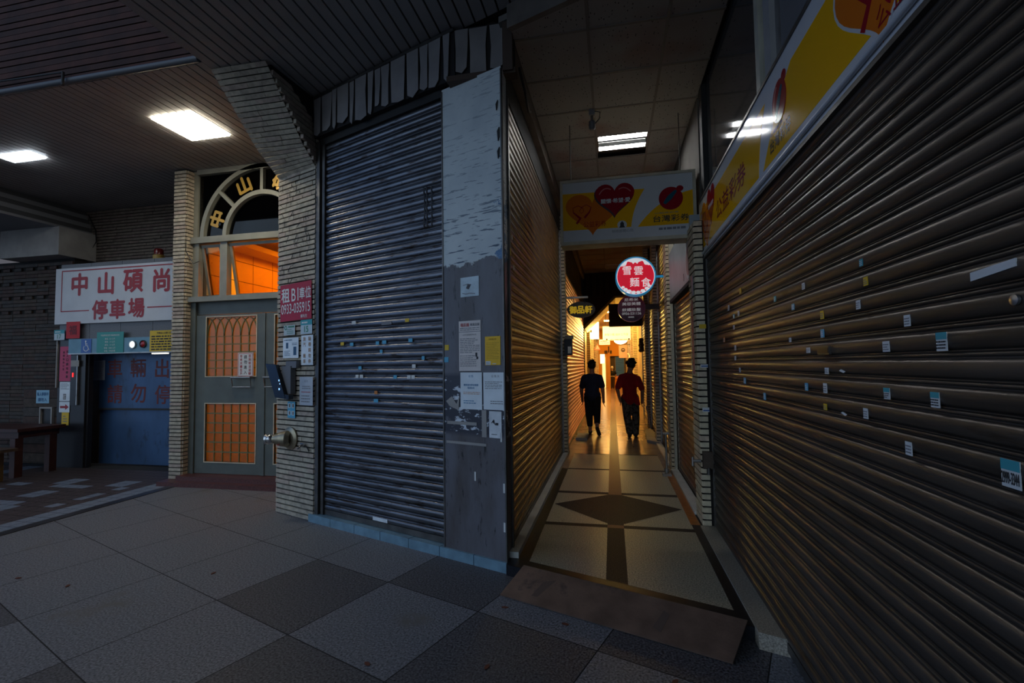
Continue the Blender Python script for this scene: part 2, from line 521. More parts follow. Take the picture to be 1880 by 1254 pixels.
n = 7
for i in range(n):
    t0, t1 = -4.36 + i * (2.43 / n), -4.36 + (i + 1) * (2.43 / n) - .006
    g.box(FF, t0, t1, 0.0, 0.078, -0.14, 0.02)
struct(g, 'trim_3', M('blue_grey_tile', (0.17, 0.29, 0.37), 0.4, noise=(9, 0.2)), 'pale blue tile kerb under the facade shutter', 'kerb')

# ------------------------------------------------------------------ walls, ceilings
SZ = 4.37
m_wall = M('dark_plaster', (0.10, 0.09, 0.08), 0.9, noise=(3, 0.2))
g = MB().box(FF, -4.36, -2.12, 0, SZ + .3, -0.30, -0.12)
struct(g, 'wall_front', m_wall)
g = MB().wbox(-1.05, -.83, 3.78, 13.95, 0, SZ + .3)
g.wbox(-1.05, -.83, 14.2, 30.6, 0, SZ + .3)
struct(g, 'wall_left', m_wall)
g = MB().wbox(.90, 1.10, -4.0, 2.0, 0, SZ + .3)
g.wbox(.90, 1.10, 2.0, 4.95, 0, 3.05)
g.wbox(1.05, 1.10, 2.0, 4.95, 3.05, SZ + .3)
g.wbox(.90, 1.10, 4.95, 30.6, 0, SZ + .3)
struct(g, 'wall_right', m_wall)

# linear strip soffit of the arcade (strips run along the alley)
m_soffit = M('soffit_strip', (0.30, 0.29, 0.285), 0.55, noise=(2, 0.12))
m_gap = M('soffit_gap', (0.02, 0.019, 0.018), 0.9)
def strips(x0, x1, fy0, fy1, pitch, gap=0.016):
    g = MB()
    x = x0
    while x < x1 - 1e-3:
        b = min(x + pitch - gap, x1)
        g.prism(Fr((0, 0, SZ), (1, 0, 0), (0, 1, 0)), [(x, fy0(x)), (b, fy0(b)), (b, fy1(b)), (x, fy1(x))], 0.0, 0.02, 0)
        x += pitch
    xs = (x0, x1)
    g.prism(Fr((0, 0, SZ), (1, 0, 0), (0, 1, 0)), [(x0, fy0(x0)), (x1, fy0(x1)), (x1, fy1(x1)), (x0, fy1(x0))], 0.03, 0.08, 1)
    return g
struct(strips(-3.62, .92, lambda x: -3.5, lambda x: yl(x, 3.06) if x > -3.05 else 5.0, 0.108), 'ceiling', [m_soffit, m_gap], 'dark grey strip soffit over the pavement', 'ceiling')
# recess ceiling with holes left for the two lights
LA = (-4.99, -4.42, 4.24, 4.80)
LB = (-7.79, -7.22, 4.56, 4.77)
g = MB()
x = -9.3
CF = Fr((0, 0, SZ), (1, 0, 0), (0, 1, 0))
while x < -3.63:
    b = min(x + 0.088, -3.622)
    segs = [(3.58, 6.7)]
    for X0, X1, Y0, Y1 in (LA, LB):
        if b > X0 and x < X1:
            segs = [s for s0, s1 in segs for s in ((s0, Y0), (Y1, s1))]
    for s0, s1 in segs: g.box(CF, x, b, s0, s1, 0.0, 0.02, 0)
    x += 0.100
g.box(CF, -9.4, -3.62, 3.58, 6.8, 0.09, 0.13, 1)
struct(g, 'ceiling', [m_soffit, m_gap], 'grey strip ceiling of the car park recess', 'ceiling')
# street wall above the open driveway
g = MB()
fr = YF(3.57)
for i in range(60):
    z0 = SZ + .03 + i * 0.065
    g.box(fr, -14, -3.55, z0, z0 + .055, 0, .012 + .003 * (i % 3), i % 2)
g.box(fr, -14, -3.55, SZ + .02, SZ + 4, -.25, 0, 2)
struct(g, 'wall_upper', [M('maroon_tile', (0.062, 0.019, 0.011), 0.85, noise=(6, 0.3)), M('maroon_tile_dark', (0.046, 0.016, 0.010), 0.85, noise=(6, 0.3)), MATS['mortar_dark']], 'dark maroon tiled wall above the driveway', 'wall')
g = MB().tube([(-14, 3.55, SZ + .02), (-3.64, 3.55, SZ + .02)], .03, 12)
struct(g, 'trim_4', M('drip_rail', (0.10, 0.10, 0.105), 0.5), 'rounded drip edge along the recess ceiling', 'trim', smooth=40)
g = MB()
g.tube([(-5.15, 3.50, SZ + .08), (-5.15, 3.50, SZ - .05)], .012)
g.tube([(-6.4, 3.5, SZ + .11), (-5.15, 3.5, SZ + .08)], .008)
solo(g, 'conduit', m_dark, 'short dark conduit stub on the drip edge above the driveway', 'conduit')

# alley ceiling: mineral fibre tiles in a grid
def tile_mat():
    m = M('fibre_tile', (0.42, 0.38, 0.33), 0.9)
    N, L = m.node_tree.nodes, m.node_tree.links
    g_ = N.new('ShaderNodeNewGeometry')
    v = N.new('ShaderNodeTexVoronoi'); v.inputs['Scale'].default_value = 38
    mp = N.new('ShaderNodeMapping'); mp.inputs['Scale'].default_value = (1, .45, 1)
    L.new(g_.outputs['Position'], mp.inputs['Vector']); L.new(mp.outputs['Vector'], v.inputs['Vector'])
    r = N.new('ShaderNodeMapRange'); r.inputs['From Min'].default_value = .12; r.inputs['From Max'].default_value = .2
    L.new(v.outputs['Distance'], r.inputs['Value'])
    n = N.new('ShaderNodeTexNoise'); n.inputs['Scale'].default_value = 1.6
    L.new(g_.outputs['Position'], n.inputs['Vector'])
    r2 = N.new('ShaderNodeMapRange'); r2.inputs['From Min'].default_value = .55; r2.inputs['From Max'].default_value = .72
    L.new(n.outputs['Fac'], r2.inputs['Value'])
    a = N.new('ShaderNodeMix'); a.data_type = 'RGBA'
    a.inputs[6].default_value = (.33, .31, .285, 1); a.inputs[7].default_value = (.28, .20, .175, 1)
    L.new(r2.outputs['Result'], a.inputs['Factor'])
    x = N.new('ShaderNodeMix'); x.data_type = 'RGBA'
    x.inputs[6].default_value = (.06, .05, .045, 1)
    L.new(r.outputs['Result'], x.inputs['Factor']); L.new(a.outputs[2], x.inputs[7])
    L.new(x.outputs[2], N['Principled BSDF'].inputs['Base Color'])
    return m
m_ft = tile_mat()
CZ = 4.2
xs = [-.73, -.125, .485, .90]
ys = [2.48 + .61 * i for i in range(20)]
LC = (-.115, .475, 5.52, 5.96)
g = MB()
fd = lambda p: FN.x * p[0] + FN.y * p[1] - 3.09
for i in range(3):
    for j in range(19):
        if i == 1 and j == 5: continue
        e = .006
        q = [(xs[i] + e, ys[j] + e), (xs[i + 1] - e, ys[j] + e), (xs[i + 1] - e, ys[j + 1] - e), (xs[i] + e, ys[j + 1] - e)]
        q = clip(q, fd)
        if len(q) > 2: g.poly([Vector((a, b, CZ)) for a, b in q], 0)
for x in xs[1:3]:
    q = clip([(x - .012, 2.4), (x + .012, 2.4), (x + .012, 14.0), (x - .012, 14.0)], fd)
    g.prism(Fr((0, 0, CZ - .006), (1, 0, 0), (0, 1, 0)), q, 0, .012, 1)
for y in ys[1:]:
    q = clip([(-.73, y - .012), (.90, y - .012), (.90, y + .012), (-.73, y + .012)], fd)
    if len(q) > 2: g.prism(Fr((0, 0, CZ - .005), (1, 0, 0), (0, 1, 0)), q, 0, .012, 1)
g.prism(Fr((0, 0, CZ + .1), (1, 0, 0), (0, 1, 0)), [(-.83, yl(-.83, 3.09)), (.92, yl(.92, 3.09)), (.92, 14.1), (-.83, 14.1)], 0, .05, 1)
struct(g, 'ceiling', [m_ft, M('ceiling_grid', (0.20, 0.18, 0.16), .7)], 'stained fibre tile ceiling of the alley', 'ceiling')
g = MB().box(FF.sub(0, 0, -.05), -1.98 + .06, -.02, CZ - .02, SZ, 0, .05)
m_browntrim = M('brown_trim', (.16, .135, .115), .7, noise=(6, .2))
struct(g, 'trim_5', m_browntrim, 'boxed edge between soffit and alley ceiling', 'trim')
g = MB().wbox(-.80, -.73, 3.72, 13.95, 4.02, 4.22)
struct(g, 'trim_6', m_browntrim, 'boxed edge along the left of the alley ceiling', 'trim')

# back of the recess
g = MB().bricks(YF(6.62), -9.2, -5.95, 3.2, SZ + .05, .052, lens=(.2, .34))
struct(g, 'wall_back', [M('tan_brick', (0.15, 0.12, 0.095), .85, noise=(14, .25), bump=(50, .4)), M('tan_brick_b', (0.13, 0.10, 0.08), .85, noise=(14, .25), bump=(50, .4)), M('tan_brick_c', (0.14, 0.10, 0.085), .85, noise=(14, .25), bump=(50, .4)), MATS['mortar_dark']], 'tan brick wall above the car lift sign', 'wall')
g = MB()
for i, (z0, z1, mi) in enumerate(((4.29, 4.37, 1), (4.21, 4.29, 0), (4.13, 4.21, 1), (4.05, 4.13, 0), (3.97, 4.05, 1), (3.93, 3.97, 0))):
    g.wbox(-14, -9.08 + .035 * i, 3.9 + .12 * i, 6.62, z0, z1, mi)
struct(g, 'wall_side', [M('rib_pale', (.20, .20, .21), .7), M('rib_dark', (.06, .06, .062), .7)], 'stepped pale and dark ribs at the recess side', 'wall')
g = MB().wbox(-10.1, -8.83, 6.02, 6.60, 3.46, 3.93)
struct(g, 'trim_7', m_conc, 'pale concrete beam end left of the car lift sign', 'beam')
# dark slotted brick wall beside the lift
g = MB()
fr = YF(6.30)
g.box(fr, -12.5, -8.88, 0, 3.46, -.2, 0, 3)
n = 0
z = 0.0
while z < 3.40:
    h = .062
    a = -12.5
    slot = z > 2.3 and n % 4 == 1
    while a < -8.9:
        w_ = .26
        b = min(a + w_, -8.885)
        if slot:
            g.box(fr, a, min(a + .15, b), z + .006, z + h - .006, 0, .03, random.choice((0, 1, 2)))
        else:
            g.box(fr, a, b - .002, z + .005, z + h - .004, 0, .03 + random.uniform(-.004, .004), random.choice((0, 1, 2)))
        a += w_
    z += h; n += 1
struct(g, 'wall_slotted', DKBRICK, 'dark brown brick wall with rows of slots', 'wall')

# ------------------------------------------------------------------ brick pillars and corbel
g = MB()
g.bricks(FF.sub(0, 0, -.015), -4.955, -4.305, 0.0, 3.72, .0525, lens=(.2, .36))
g.bricks(Fr(FD * -4.305 + FN * 3.045, FN), 0.0, .10, 0.0, SZ, .0525, back=.05)
g.bricks(Fr(FD * -4.955 + FN * 3.55, -FN), 0.0, .50, 0.0, 3.72, .0525)
g.prism(Fr((0, 0, 0), (1, 0, 0), (0, 1, 0)), [(v.x, v.y) for v in (FF.p(-4.94, 0, -.03), FF.p(-4.32, 0, -.03), FF.p(-4.32, 0, -.55), FF.p(-4.94, 0, -.55))], 0, SZ - .01, 3)
pil = thing('brick_pillar', 'split-brick pillar between the lobby door and the facade shutter, notices on it', 'pillar', FF.p(-4.63, 0, -.2))
part(g, 'shaft', BRICK, pil)
L0, L1, L2 = Vector((-3.62, 3.67, 4.37)), Vector((-3.60, 4.247, 3.863)), Vector((-3.585, 4.58, 3.66))
R0, R1, R2 = Vector((-3.035, 3.675, 4.37)), Vector((-3.03, 4.208, 3.84)), Vector((-2.98, 4.355, 3.66))
g = MB()
n_ = Vector((0, -.66, -.75))
BL, BR = Vector((-3.60, 4.62, 4.37)), Vector((-2.985, 4.40, 4.37))
def slope(g, a0, a1, b0, b1, rows):
    """courses laid on the sloping underside from edge a0-a1 down to b0-b1"""
    nn = (a1 - a0).cross(b0 - a0).normalized()
    if nn.y > 0: nn = -nn
    for i in range(rows):
        f0, f1 = (i + .1) / rows, (i + .9) / rows
        l0, l1 = a0.lerp(b0, f0), a0.lerp(b0, f1)
        q0, q1 = a1.lerp(b1, f0), a1.lerp(b1, f1)
        s = 0.0
        while s < 1:
            e = min(1, s + random.uniform(.25, .5))
            h = .012 + random.uniform(-.003, .003)
            c = [l0.lerp(q0, s), l0.lerp(q0, e - .004), l1.lerp(q1, e - .004), l1.lerp(q1, s)]
            g.add(c + [v + nn * h for v in c], [(0, 1, 2, 3), (4, 5, 6, 7), (0, 1, 5, 4), (1, 2, 6, 5), (2, 3, 7, 6), (3, 0, 4, 7)], random.choice((0, 0, 1, 1, 2)))
            s = e
slope(g, L0, R0, L1, R1, 15)
slope(g, L1, R1, L2, R2, 7)
_i = Vector((0, .035, .035))
g.add([L0 + _i, L1 + _i, L2 + _i, R0 + _i, R1 + _i, R2 + _i, BL, BR], [(0, 1, 4, 3), (1, 2, 5, 4), (0, 6, 2, 1), (3, 4, 5, 7), (2, 6, 7, 5)], 3)
# right cheek courses
z = 3.70
while z < 4.33:
    t = (4.37 - z - .025) / (4.37 - 3.66)
    e = R0.lerp(R2, t)
    g.wbox(e.x - .02, e.x + .012, e.y + .01, 4.40, z, z + .042, random.choice((0, 1, 2)))
    z += .0525
part(g, 'corbel', BRICK, pil)

g = MB()
g.bricks(YF(5.50), -5.985, -5.79, 0.0, SZ - .02, .0525, lens=(.4, .5))
g.bricks(Fr((-5.79, 5.50, 0), (0, 1, 0)), 0, .10, 0.0, SZ - .02, .0525, back=.05)
g.wbox(-5.975, -5.80, 5.52, 5.98, 0, SZ - .02, 3)
solo(g, 'brick_pier', BRICK, 'narrow lit brick pier between car lift and lobby door', 'pier')

# right alley pilasters
LITBRICK = [M('lit_brick_cream', (0.70, 0.60, 0.42), 0.8, noise=(18, 0.2), bump=(60, 0.4)), M('lit_brick_buff', (0.62, 0.52, 0.36), 0.8, noise=(18, 0.22), bump=(60, 0.4)), M('lit_brick_pink', (0.64, 0.50, 0.37), 0.8, noise=(18, 0.2), bump=(60, 0.4)), MATS['mortar_dark']]  # brighter copies of the split brick, front light put into the colour
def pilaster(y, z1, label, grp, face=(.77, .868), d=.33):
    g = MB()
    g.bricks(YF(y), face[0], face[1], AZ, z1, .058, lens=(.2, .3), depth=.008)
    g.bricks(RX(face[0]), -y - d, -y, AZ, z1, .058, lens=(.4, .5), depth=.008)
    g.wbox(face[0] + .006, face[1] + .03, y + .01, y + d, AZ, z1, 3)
    return solo(g, 'brick_pilaster', LITBRICK, label, 'pilaster', grp)
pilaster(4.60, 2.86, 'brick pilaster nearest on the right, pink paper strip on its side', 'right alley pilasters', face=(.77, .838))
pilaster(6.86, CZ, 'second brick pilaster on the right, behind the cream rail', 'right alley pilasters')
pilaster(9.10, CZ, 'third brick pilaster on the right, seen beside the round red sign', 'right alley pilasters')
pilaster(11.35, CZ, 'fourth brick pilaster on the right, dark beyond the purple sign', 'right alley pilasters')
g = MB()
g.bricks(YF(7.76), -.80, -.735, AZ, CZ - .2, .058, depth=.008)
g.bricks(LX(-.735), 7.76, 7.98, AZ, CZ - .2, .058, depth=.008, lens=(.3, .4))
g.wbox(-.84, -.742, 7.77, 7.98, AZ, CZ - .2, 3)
solo(g, 'brick_pilaster', LITBRICK, 'brick pilaster on the left of the alley, hooded black intercom on it', 'pilaster')

# ------------------------------------------------------------------ roller shutters
def paper(fr, a, b, w, h, c=.003, rot=0, mi=0):
    f = fr.sub(a, b, 0, rot)
    return MB().box(f, -w / 2, w / 2, -h / 2, h / 2, c - .0015, c, mi)

sh = thing('roller_shutter', 'steel roller shutter on the slanted facade beside the peeling column', 'roller shutter', FF.p(-3.4, .08, -.05))
fs = FF.sub(0, 0, -.055)
part(MB().shutter(fs, -4.20, -2.585, .13, 3.90), 'slat_curtain', m_front, sh, smooth=50)
part(MB().box(fs, -4.20, -2.585, .082, .132, -.01, .012), 'bottom_bar', m_rail, sh)
g = MB().box(fs, -4.30, -4.245, .08, 3.9, -.02, .05).box(fs, -4.23, -4.19, .08, 3.9, -.02, .03)
part(g, 'guide_rail', m_rail, sh)
part(MB().box(fs, -2.60, -2.585, .08, 3.9, -.02, .03), 'guide_rail', m_rail, sh)
part(MB().box(fs, -4.30, -2.62, 3.86, SZ - .01, -.05, .03), 'shutter_box', m_dark, sh)
g = MB().box(fs, -3.48, -3.29, .14, .172, .016, .018)
part(g, 'sticker', m_bluewhite, sh, 'white label low on the shutter')
g = MB()
for a in (-2.80, -2.83, -2.745):
    pts = [(a + random.uniform(-.006, .006), 3.12 - i * .06) for i in range(7 if a > -2.84 else 4)]
    g.strip(fs, pts, .012, .015, .017)
part(g, 'tape_scrap', m_ink, sh, 'black torn tape high on the slats')
spots = [(623, 598, 'w'), (637, 612, 'y'), (740, 596, 'y'), (690, 600, 'w'), (625, 630, 'y'), (652, 632, 'b'), (690, 629, 'b'), (755, 628, 'b'), (700, 645, 'b'), (658, 675, 'b'), (760, 675, 'w'), (652, 690, 'w'), (662, 691, 'w'), (728, 692, 'b'), (752, 692, 'w'), (762, 692, 'w'), (778, 660, 'b'), (690, 720, 'o'), (690, 736, 'b')]
FST = [(-3.75, 1.98, 'w'), (-3.92, 1.78, 'y'), (-3.78, 1.77, 'b'), (-3.04, 1.96, 'y'), (-3.30, 1.95, 'k'), (-3.42, 1.77, 'b'), (-3.33, 1.775, 'b'), (-3.0, 1.78, 'b'), (-3.37, 1.69, 'b'), (-3.66, 1.54, 'b'), (-2.96, 1.55, 'w'), (-3.70, 1.46, 'w'), (-3.64, 1.46, 'w'), (-3.19, 1.455, 'b'), (-3.02, 1.455, 'w'), (-2.97, 1.455, 'w'), (-3.44, 1.31, 'o'), (-3.44, 1.235, 'b'), (-2.85, 1.62, 'b')]
SC = {'w': m_white, 'y': m_yellow, 'b': M('blue_sticker', (.10, .42, .62), .5), 'o': M('orange_sticker', (.6, .2, .03), .5), 'k': m_ink2, 't': m_teal}
SN = {'w': 'white', 'y': 'yellow', 'b': 'blue', 'o': 'orange', 'k': 'grey', 't': 'teal'}
for a, b, k in FST:
    w_ = .13 if k == 'k' else random.uniform(.03, .06)
    part(MB().box(fs, a - w_ / 2, a + w_ / 2, b - .016, b + .016, .015, .017), 'sticker', SC[k], sh, 'small %s sticker on a slat' % SN[k])

def alley_shutter(fr, a0, a1, z1, mat, label, rails=(m_rail, m_rail), z0=AZ + .045, box=True, grp=None, rd=.03):
    t = thing('roller_shutter', label, 'roller shutter', fr.p((a0 + a1) / 2, z0, 0), grp)
    part(MB().shutter(fr, a0 + .03, a1 - .03, z0 + .045, z1), 'slat_curtain', mat, t, smooth=50)
    part(MB().box(fr, a0 + .03, a1 - .03, z0, z0 + .047, -.01, .012), 'bottom_bar', m_rail, t)
    part(MB().box(fr, a0, a0 + .04, z0, z1, -.015, rd), 'guide_rail', rails[0], t)
    part(MB().box(fr, a1 - .04, a1, z0, z1, -.015, rd), 'guide_rail', rails[1], t)
    if box: part(MB().box(fr, a0, a1, z1, min(z1 + .26, CZ), -.015, .02), 'shutter_box', m_dark, t)
    return t
sl = alley_shutter(LX(-.813), 3.70, 7.75, 3.74, m_alley, 'long brassy roller shutter on the left of the alley, nearest the corner column', (m_rail, m_steel))
for b, k in ((2.46, 'y'), (1.36, 'y')):
    part(MB().box(LX(-.813), 3.702, 3.738, b - .03, b + .03, .031, .033), 'sticker', SC[k], sl, 'yellow tape bit on the rail')
for a, b in ((3.9, 2.35), (4.0, 1.9), (3.85, 2.6), (4.3, 2.1)):
    part(MB().box(LX(-.813), a, a + .03, b, b + .04, .015, .017), 'sticker', m_white, sl, 'white scrap on a slat')
alley_shutter(LX(-.79), 8.0, 13.85, 3.2, m_redsh, 'reddish roller shutter on the left behind the oval sign', z0=AZ)
sr = alley_shutter(RX(.875), -4.60, 1.2, 2.50, m_right, 'big dark brown roller shutter filling the right side, dotted with stickers', z0=.03, box=False, rd=.02)
alley_shutter(RX(.865), -6.84, -4.94, 2.42, m_alley, 'roller shutter on the right between the nearest two pilasters', (m_railc, m_rail), z0=AZ + .02)
part(MB().box(RX(.80), -6.86, -6.80, AZ, 2.42, -.05, .0), 'guide_rail', m_railc, bpy.data.objects['roller_shutter.004'], 'broad cream rail')
alley_shutter(RX(.865), -9.08, -7.2, 3.6, m_alley, 'roller shutter on the right between second and third pilasters', (m_steel, m_rail), z0=AZ + .02)
alley_shutter(RX(.865), -11.33, -9.45, 3.6, m_alley, 'roller shutter on the right between third and fourth pilasters', (m_steel, m_rail), z0=AZ + .02)
alley_shutter(RX(.865), -13.9, -11.7, 3.6, m_alley, 'roller shutter on the right beyond the fourth pilaster', (m_steel, m_rail), z0=AZ + .02)

# stickers on the big shutter, where they are stuck
KS = .860 / .885
RST = [(1.921, 1.900, 't', .022, .026), (1.896, 1.828, 'y', .028, .03), (2.451, 1.899, 'w', .03, .03), (2.849, 1.892, 't', .034, .03), (2.590, 1.818, 'b', .034, .03), (1.956, 1.752, 'w', .028, .032), (2.263, 1.745, 'y', .032, .034), (1.668, 1.668, 'w', .03, .034), (2.268, 1.666, 'b', .032, .034), (1.518, 1.597, 'B', .042, .05), (1.789, 1.593, 'w', .038, .034), (2.647, 1.656, 'w', .026, .022), (2.426, 1.598, 'w', .04, .024), (2.243, 1.506, 'w', .034, .026), (2.465, 1.428, 'b', .032, .034), (2.265, 1.432, 'w', .034, .04), (1.799, 1.438, 'B', .034, .036), (1.559, 1.435, 'B', .036, .042), (2.273, 1.352, 'y', .03, .026), (1.941, 1.358, 'w', .03, .036), (1.695, 1.276, 'w', .032, .04), (1.311, 1.285, 'X', .052, .062), (3.554, 2.042, 'y', .05, .036), (3.623, 1.891, 'w', .04, .036), (3.906, 1.964, 'w', .045, .04), (3.755, 1.884, 'b', .04, .03), (3.766, 1.803, 'w', .04, .03), (3.747, 1.651, 'w', .04, .036), (3.758, 1.576, 'w', .04, .03), (3.523, 1.419, 'b', .05, .04), (3.099, 1.341, 'b', .04, .04), (4.085, 1.727, 'o', .05, .04), (3.642, 1.490, 'w', .035, .03)]
FR_ = RX(.8605)
for i, (y, z, k, w_, h_) in enumerate(RST):
    a, b = -y * KS, 1.55 + (z - 1.55) * KS
    g = MB().box(FR_, a - w_ / 2, a + w_ / 2, b - h_ / 2, b + h_ / 2, -.002, 0, 0)
    if k in 'BX':
        g.box(FR_, a - w_ / 2, a + w_ / 2, b + h_ * .12, b + h_ / 2, .0002, .0007, 1)
        if k == 'X': g.text('2999-3344', FR_, a, b - h_ * .16, h_ * .42, .0012, w=w_ * .92, mi=2, bold=.02)
        else: g.lines(FR_, a - w_ * .45, a + w_ * .45, b - h_ * .42, b + h_ * .08, 3, .0012, 2, .5, i)
        part(g, 'sticker', [m_white, m_teal, m_ink], sr, 'white and blue locksmith sticker' if k == 'B' else 'large white and blue phone number sticker')
    else:
        g.lines(FR_, a - w_ * .42, a + w_ * .42, b - h_ * .4, b + h_ * .3, 3, .0006, 1, .45, i)
        part(g, 'sticker', [SC[k], m_ink2 if k in 'wy' else m_whitepaint], sr, 'small %s sticker on a brown slat' % SN[k])
def rs(y, z): return -y * KS, 1.55 + (z - 1.55) * KS
a0, b0 = rs(1.396, 1.756); a1, b1 = rs(1.258, 1.785)
part(MB().prism(FR_, [(a0, b0 - .013), (a1, b0 - .002), (a1, b0 + .016), (a0, b0 + .008)], -.002, .001), 'sticker', m_white, sr, 'long white torn strip')
a, b = rs(2.258, 1.592)
g = MB().box(FR_, a - .055, a + .055, b - .017, b + .017, -.006, .004, 0).box(FR_, a - .045, a + .045, b - .010, b + .010, .004, .0048, 1)
part(g, 'mail_slot', [M('slot_frame', (.12, .11, .10), .4, .8), m_black], sr, 'dark oblong mail slot')
for y, z, w_ in ((2.101, 1.508, .05), (2.103, 1.341, .05)):
    a, b = rs(y, z)
    part(MB().prism(FR_, [(a - w_ / 2, b), (a - .01, b + .006), (a + w_ / 2, b - .002), (a + .01, b - .008)], -.001, .001), 'paint_smear', m_white, sr, 'whitish smear')
a, b = rs(1.263, 1.679)
part(MB().lathe(FR_.p(a, b, 0), (-1, 0, 0), [(0, .012), (.006, .012), (.008, .006), (.009, 0)], 14), 'rivet', m_steel, sr, smooth=40)

# ------------------------------------------------------------------ peeling column and torn valance
def peel_mat():
    m = M('peeling_column', (0.1, 0.1, 0.1), 0.45)
    N, L = m.node_tree.nodes, m.node_tree.links
    b = N['Principled BSDF']
    g_ = N.new('ShaderNodeNewGeometry')
    sep = N.new('ShaderNodeSeparateXYZ'); L.new(g_.outputs['Position'], sep.inputs[0])
    def noise(scale, det=8, st=(1, 1, 1), rough=.6):
        mp = N.new('ShaderNodeMapping'); mp.inputs['Scale'].default_value = st
        L.new(g_.outputs['Position'], mp.inputs['Vector'])
        n = N.new('ShaderNodeTexNoise'); n.inputs['Scale'].default_value = scale; n.inputs['Detail'].default_value = det; n.inputs['Roughness'].default_value = rough
        L.new(mp.outputs['Vector'], n.inputs['Vector']); return n.outputs['Fac']
    def mr(v, a, b_, c=0, d=1):
        r = N.new('ShaderNodeMapRange')
        r.inputs['From Min'].default_value = a; r.inputs['From Max'].default_value = b_; r.inputs['To Min'].default_value = c; r.inputs['To Max'].default_value = d
        L.new(v, r.inputs['Value']); return r.outputs['Result']
    def op(o, x, y):
        k = N.new('ShaderNodeMath'); k.operation = o
        for i, v in enumerate((x, y)):
            if isinstance(v, (int, float)): k.inputs[i].default_value = v
            else: L.new(v, k.inputs[i])
        return k.outputs[0]
    def mix(f, c0, c1):
        x = N.new('ShaderNodeMix'); x.data_type = 'RGBA'; L.new(f, x.inputs['Factor'])
        for i, c in ((6, c0), (7, c1)):
            if isinstance(c, tuple): x.inputs[i].default_value = (*c, 1)
            else: L.new(c, x.inputs[i])
        return x.outputs[2]
    z = sep.outputs['Z']
    metal = mix(mr(noise(3, 8, (1, 1, .3)), .4, .65), (0.15, 0.145, 0.165), (0.09, 0.075, 0.072))
    metal = mix(mr(noise(26, 6, (1, 1, .25)), .60, .68), metal, (0.02, 0.018, 0.018))
    bluep = mix(mr(noise(7), .45, .6), (0.16, 0.30, 0.50), (0.09, 0.18, 0.33))
    edge = op('ADD', z, op('MULTIPLY', op('SUBTRACT', noise(9, 10, (1, 1, 1)), .5), .22))
    paint = mr(edge, 2.37, 2.385)
    pale = mix(mr(noise(2.5), .4, .7), (0.74, 0.80, 0.80), (0.60, 0.66, 0.68))
    # peeled patches: more of them low and to the right
    xx = sep.outputs['X']
    right = mr(xx, -1.05, -.80, -.10, .13)
    low = mr(z, 2.4, 3.3, .045, -.13)
    pk = mr(op('ADD', op('ADD', noise(7, 9, (1, 1, 1.5), .7), right), low), .64, .655)
    upper = mix(pk, pale, bluep)
    cr = mr(noise(14, 3, (.45, .45, 4), .5), .60, .635)
    crk = op('MULTIPLY', cr, mr(z, 2.4, 3.4, 1.0, .35))
    upper = mix(crk, upper, (0.10, 0.14, 0.2))
    # glue remnants
    band = op('MULTIPLY', mr(z, .98, 1.02), mr(z, 1.50, 1.46))
    gl = op('MULTIPLY', mr(noise(8, 8, (1, 1, 2.2), .7), .575, .59), band)
    lowc = mix(op('MULTIPLY', mr(noise(4, 7), .36, .42), band), metal, (0.035, 0.035, 0.05))
    lowc = mix(gl, lowc, (0.70, 0.74, 0.8))
    c = mix(paint, lowc, upper)
    L.new(c, b.inputs['Base Color'])
    L.new(op('ADD', op('MULTIPLY', paint, .3), .38), b.inputs['Roughness'])
    bp = N.new('ShaderNodeBump'); bp.inputs['Strength'].default_value = .35; bp.inputs['Distance'].default_value = .008
    L.new(op('SUBTRACT', paint, op('MULTIPLY', pk, paint)), bp.inputs['Height']); L.new(bp.outputs['Normal'], b.inputs['Normal'])
    return m
m_peel = peel_mat()
colm = thing('corner_column', 'sheet-clad corner column with peeling pale paint above notices', 'column', (-1.1, 3.7, .08))
fl = [(v.x, v.y) for v in (FF.p(-2.59, 0, 0), FF.p(-1.985, 0, 0))] + [(-.795, 3.74), (-1.30, 4.12)]
part(MB().prism(Fr((0, 0, 0), (1, 0, 0), (0, 1, 0)), fl, .078, 3.90), 'cladding', m_peel, colm)
for a in (-2.592, -1.990):
    part(MB().box(FF, a, a + .012, .08, 3.88, -.01, .006), 'edge_trim', m_rail, colm)
# curled torn paint tongues
g = MB()
for a, b, l in ((-2.03, 3.60, .05), (-2.02, 3.38, .08), (-2.02, 3.22, .06)):
    g.prism(FF, [(a, b), (a + .02, b + .03), (a + l * .25, b - l * .6), (a + l * .1, b - l)], .002, .012)
part(g, 'paint_flake', m_dark, colm, 'dark curled flakes')
for a, b in ((-2.0, .62), (-2.0, .33), (-2.27, .68), (-2.02, 1.0)):
    part(MB().box(FF, a - .008, a + .008, b - .035, b + .035, .002, .004), 'paint_fleck', m_white, colm, 'white fleck')

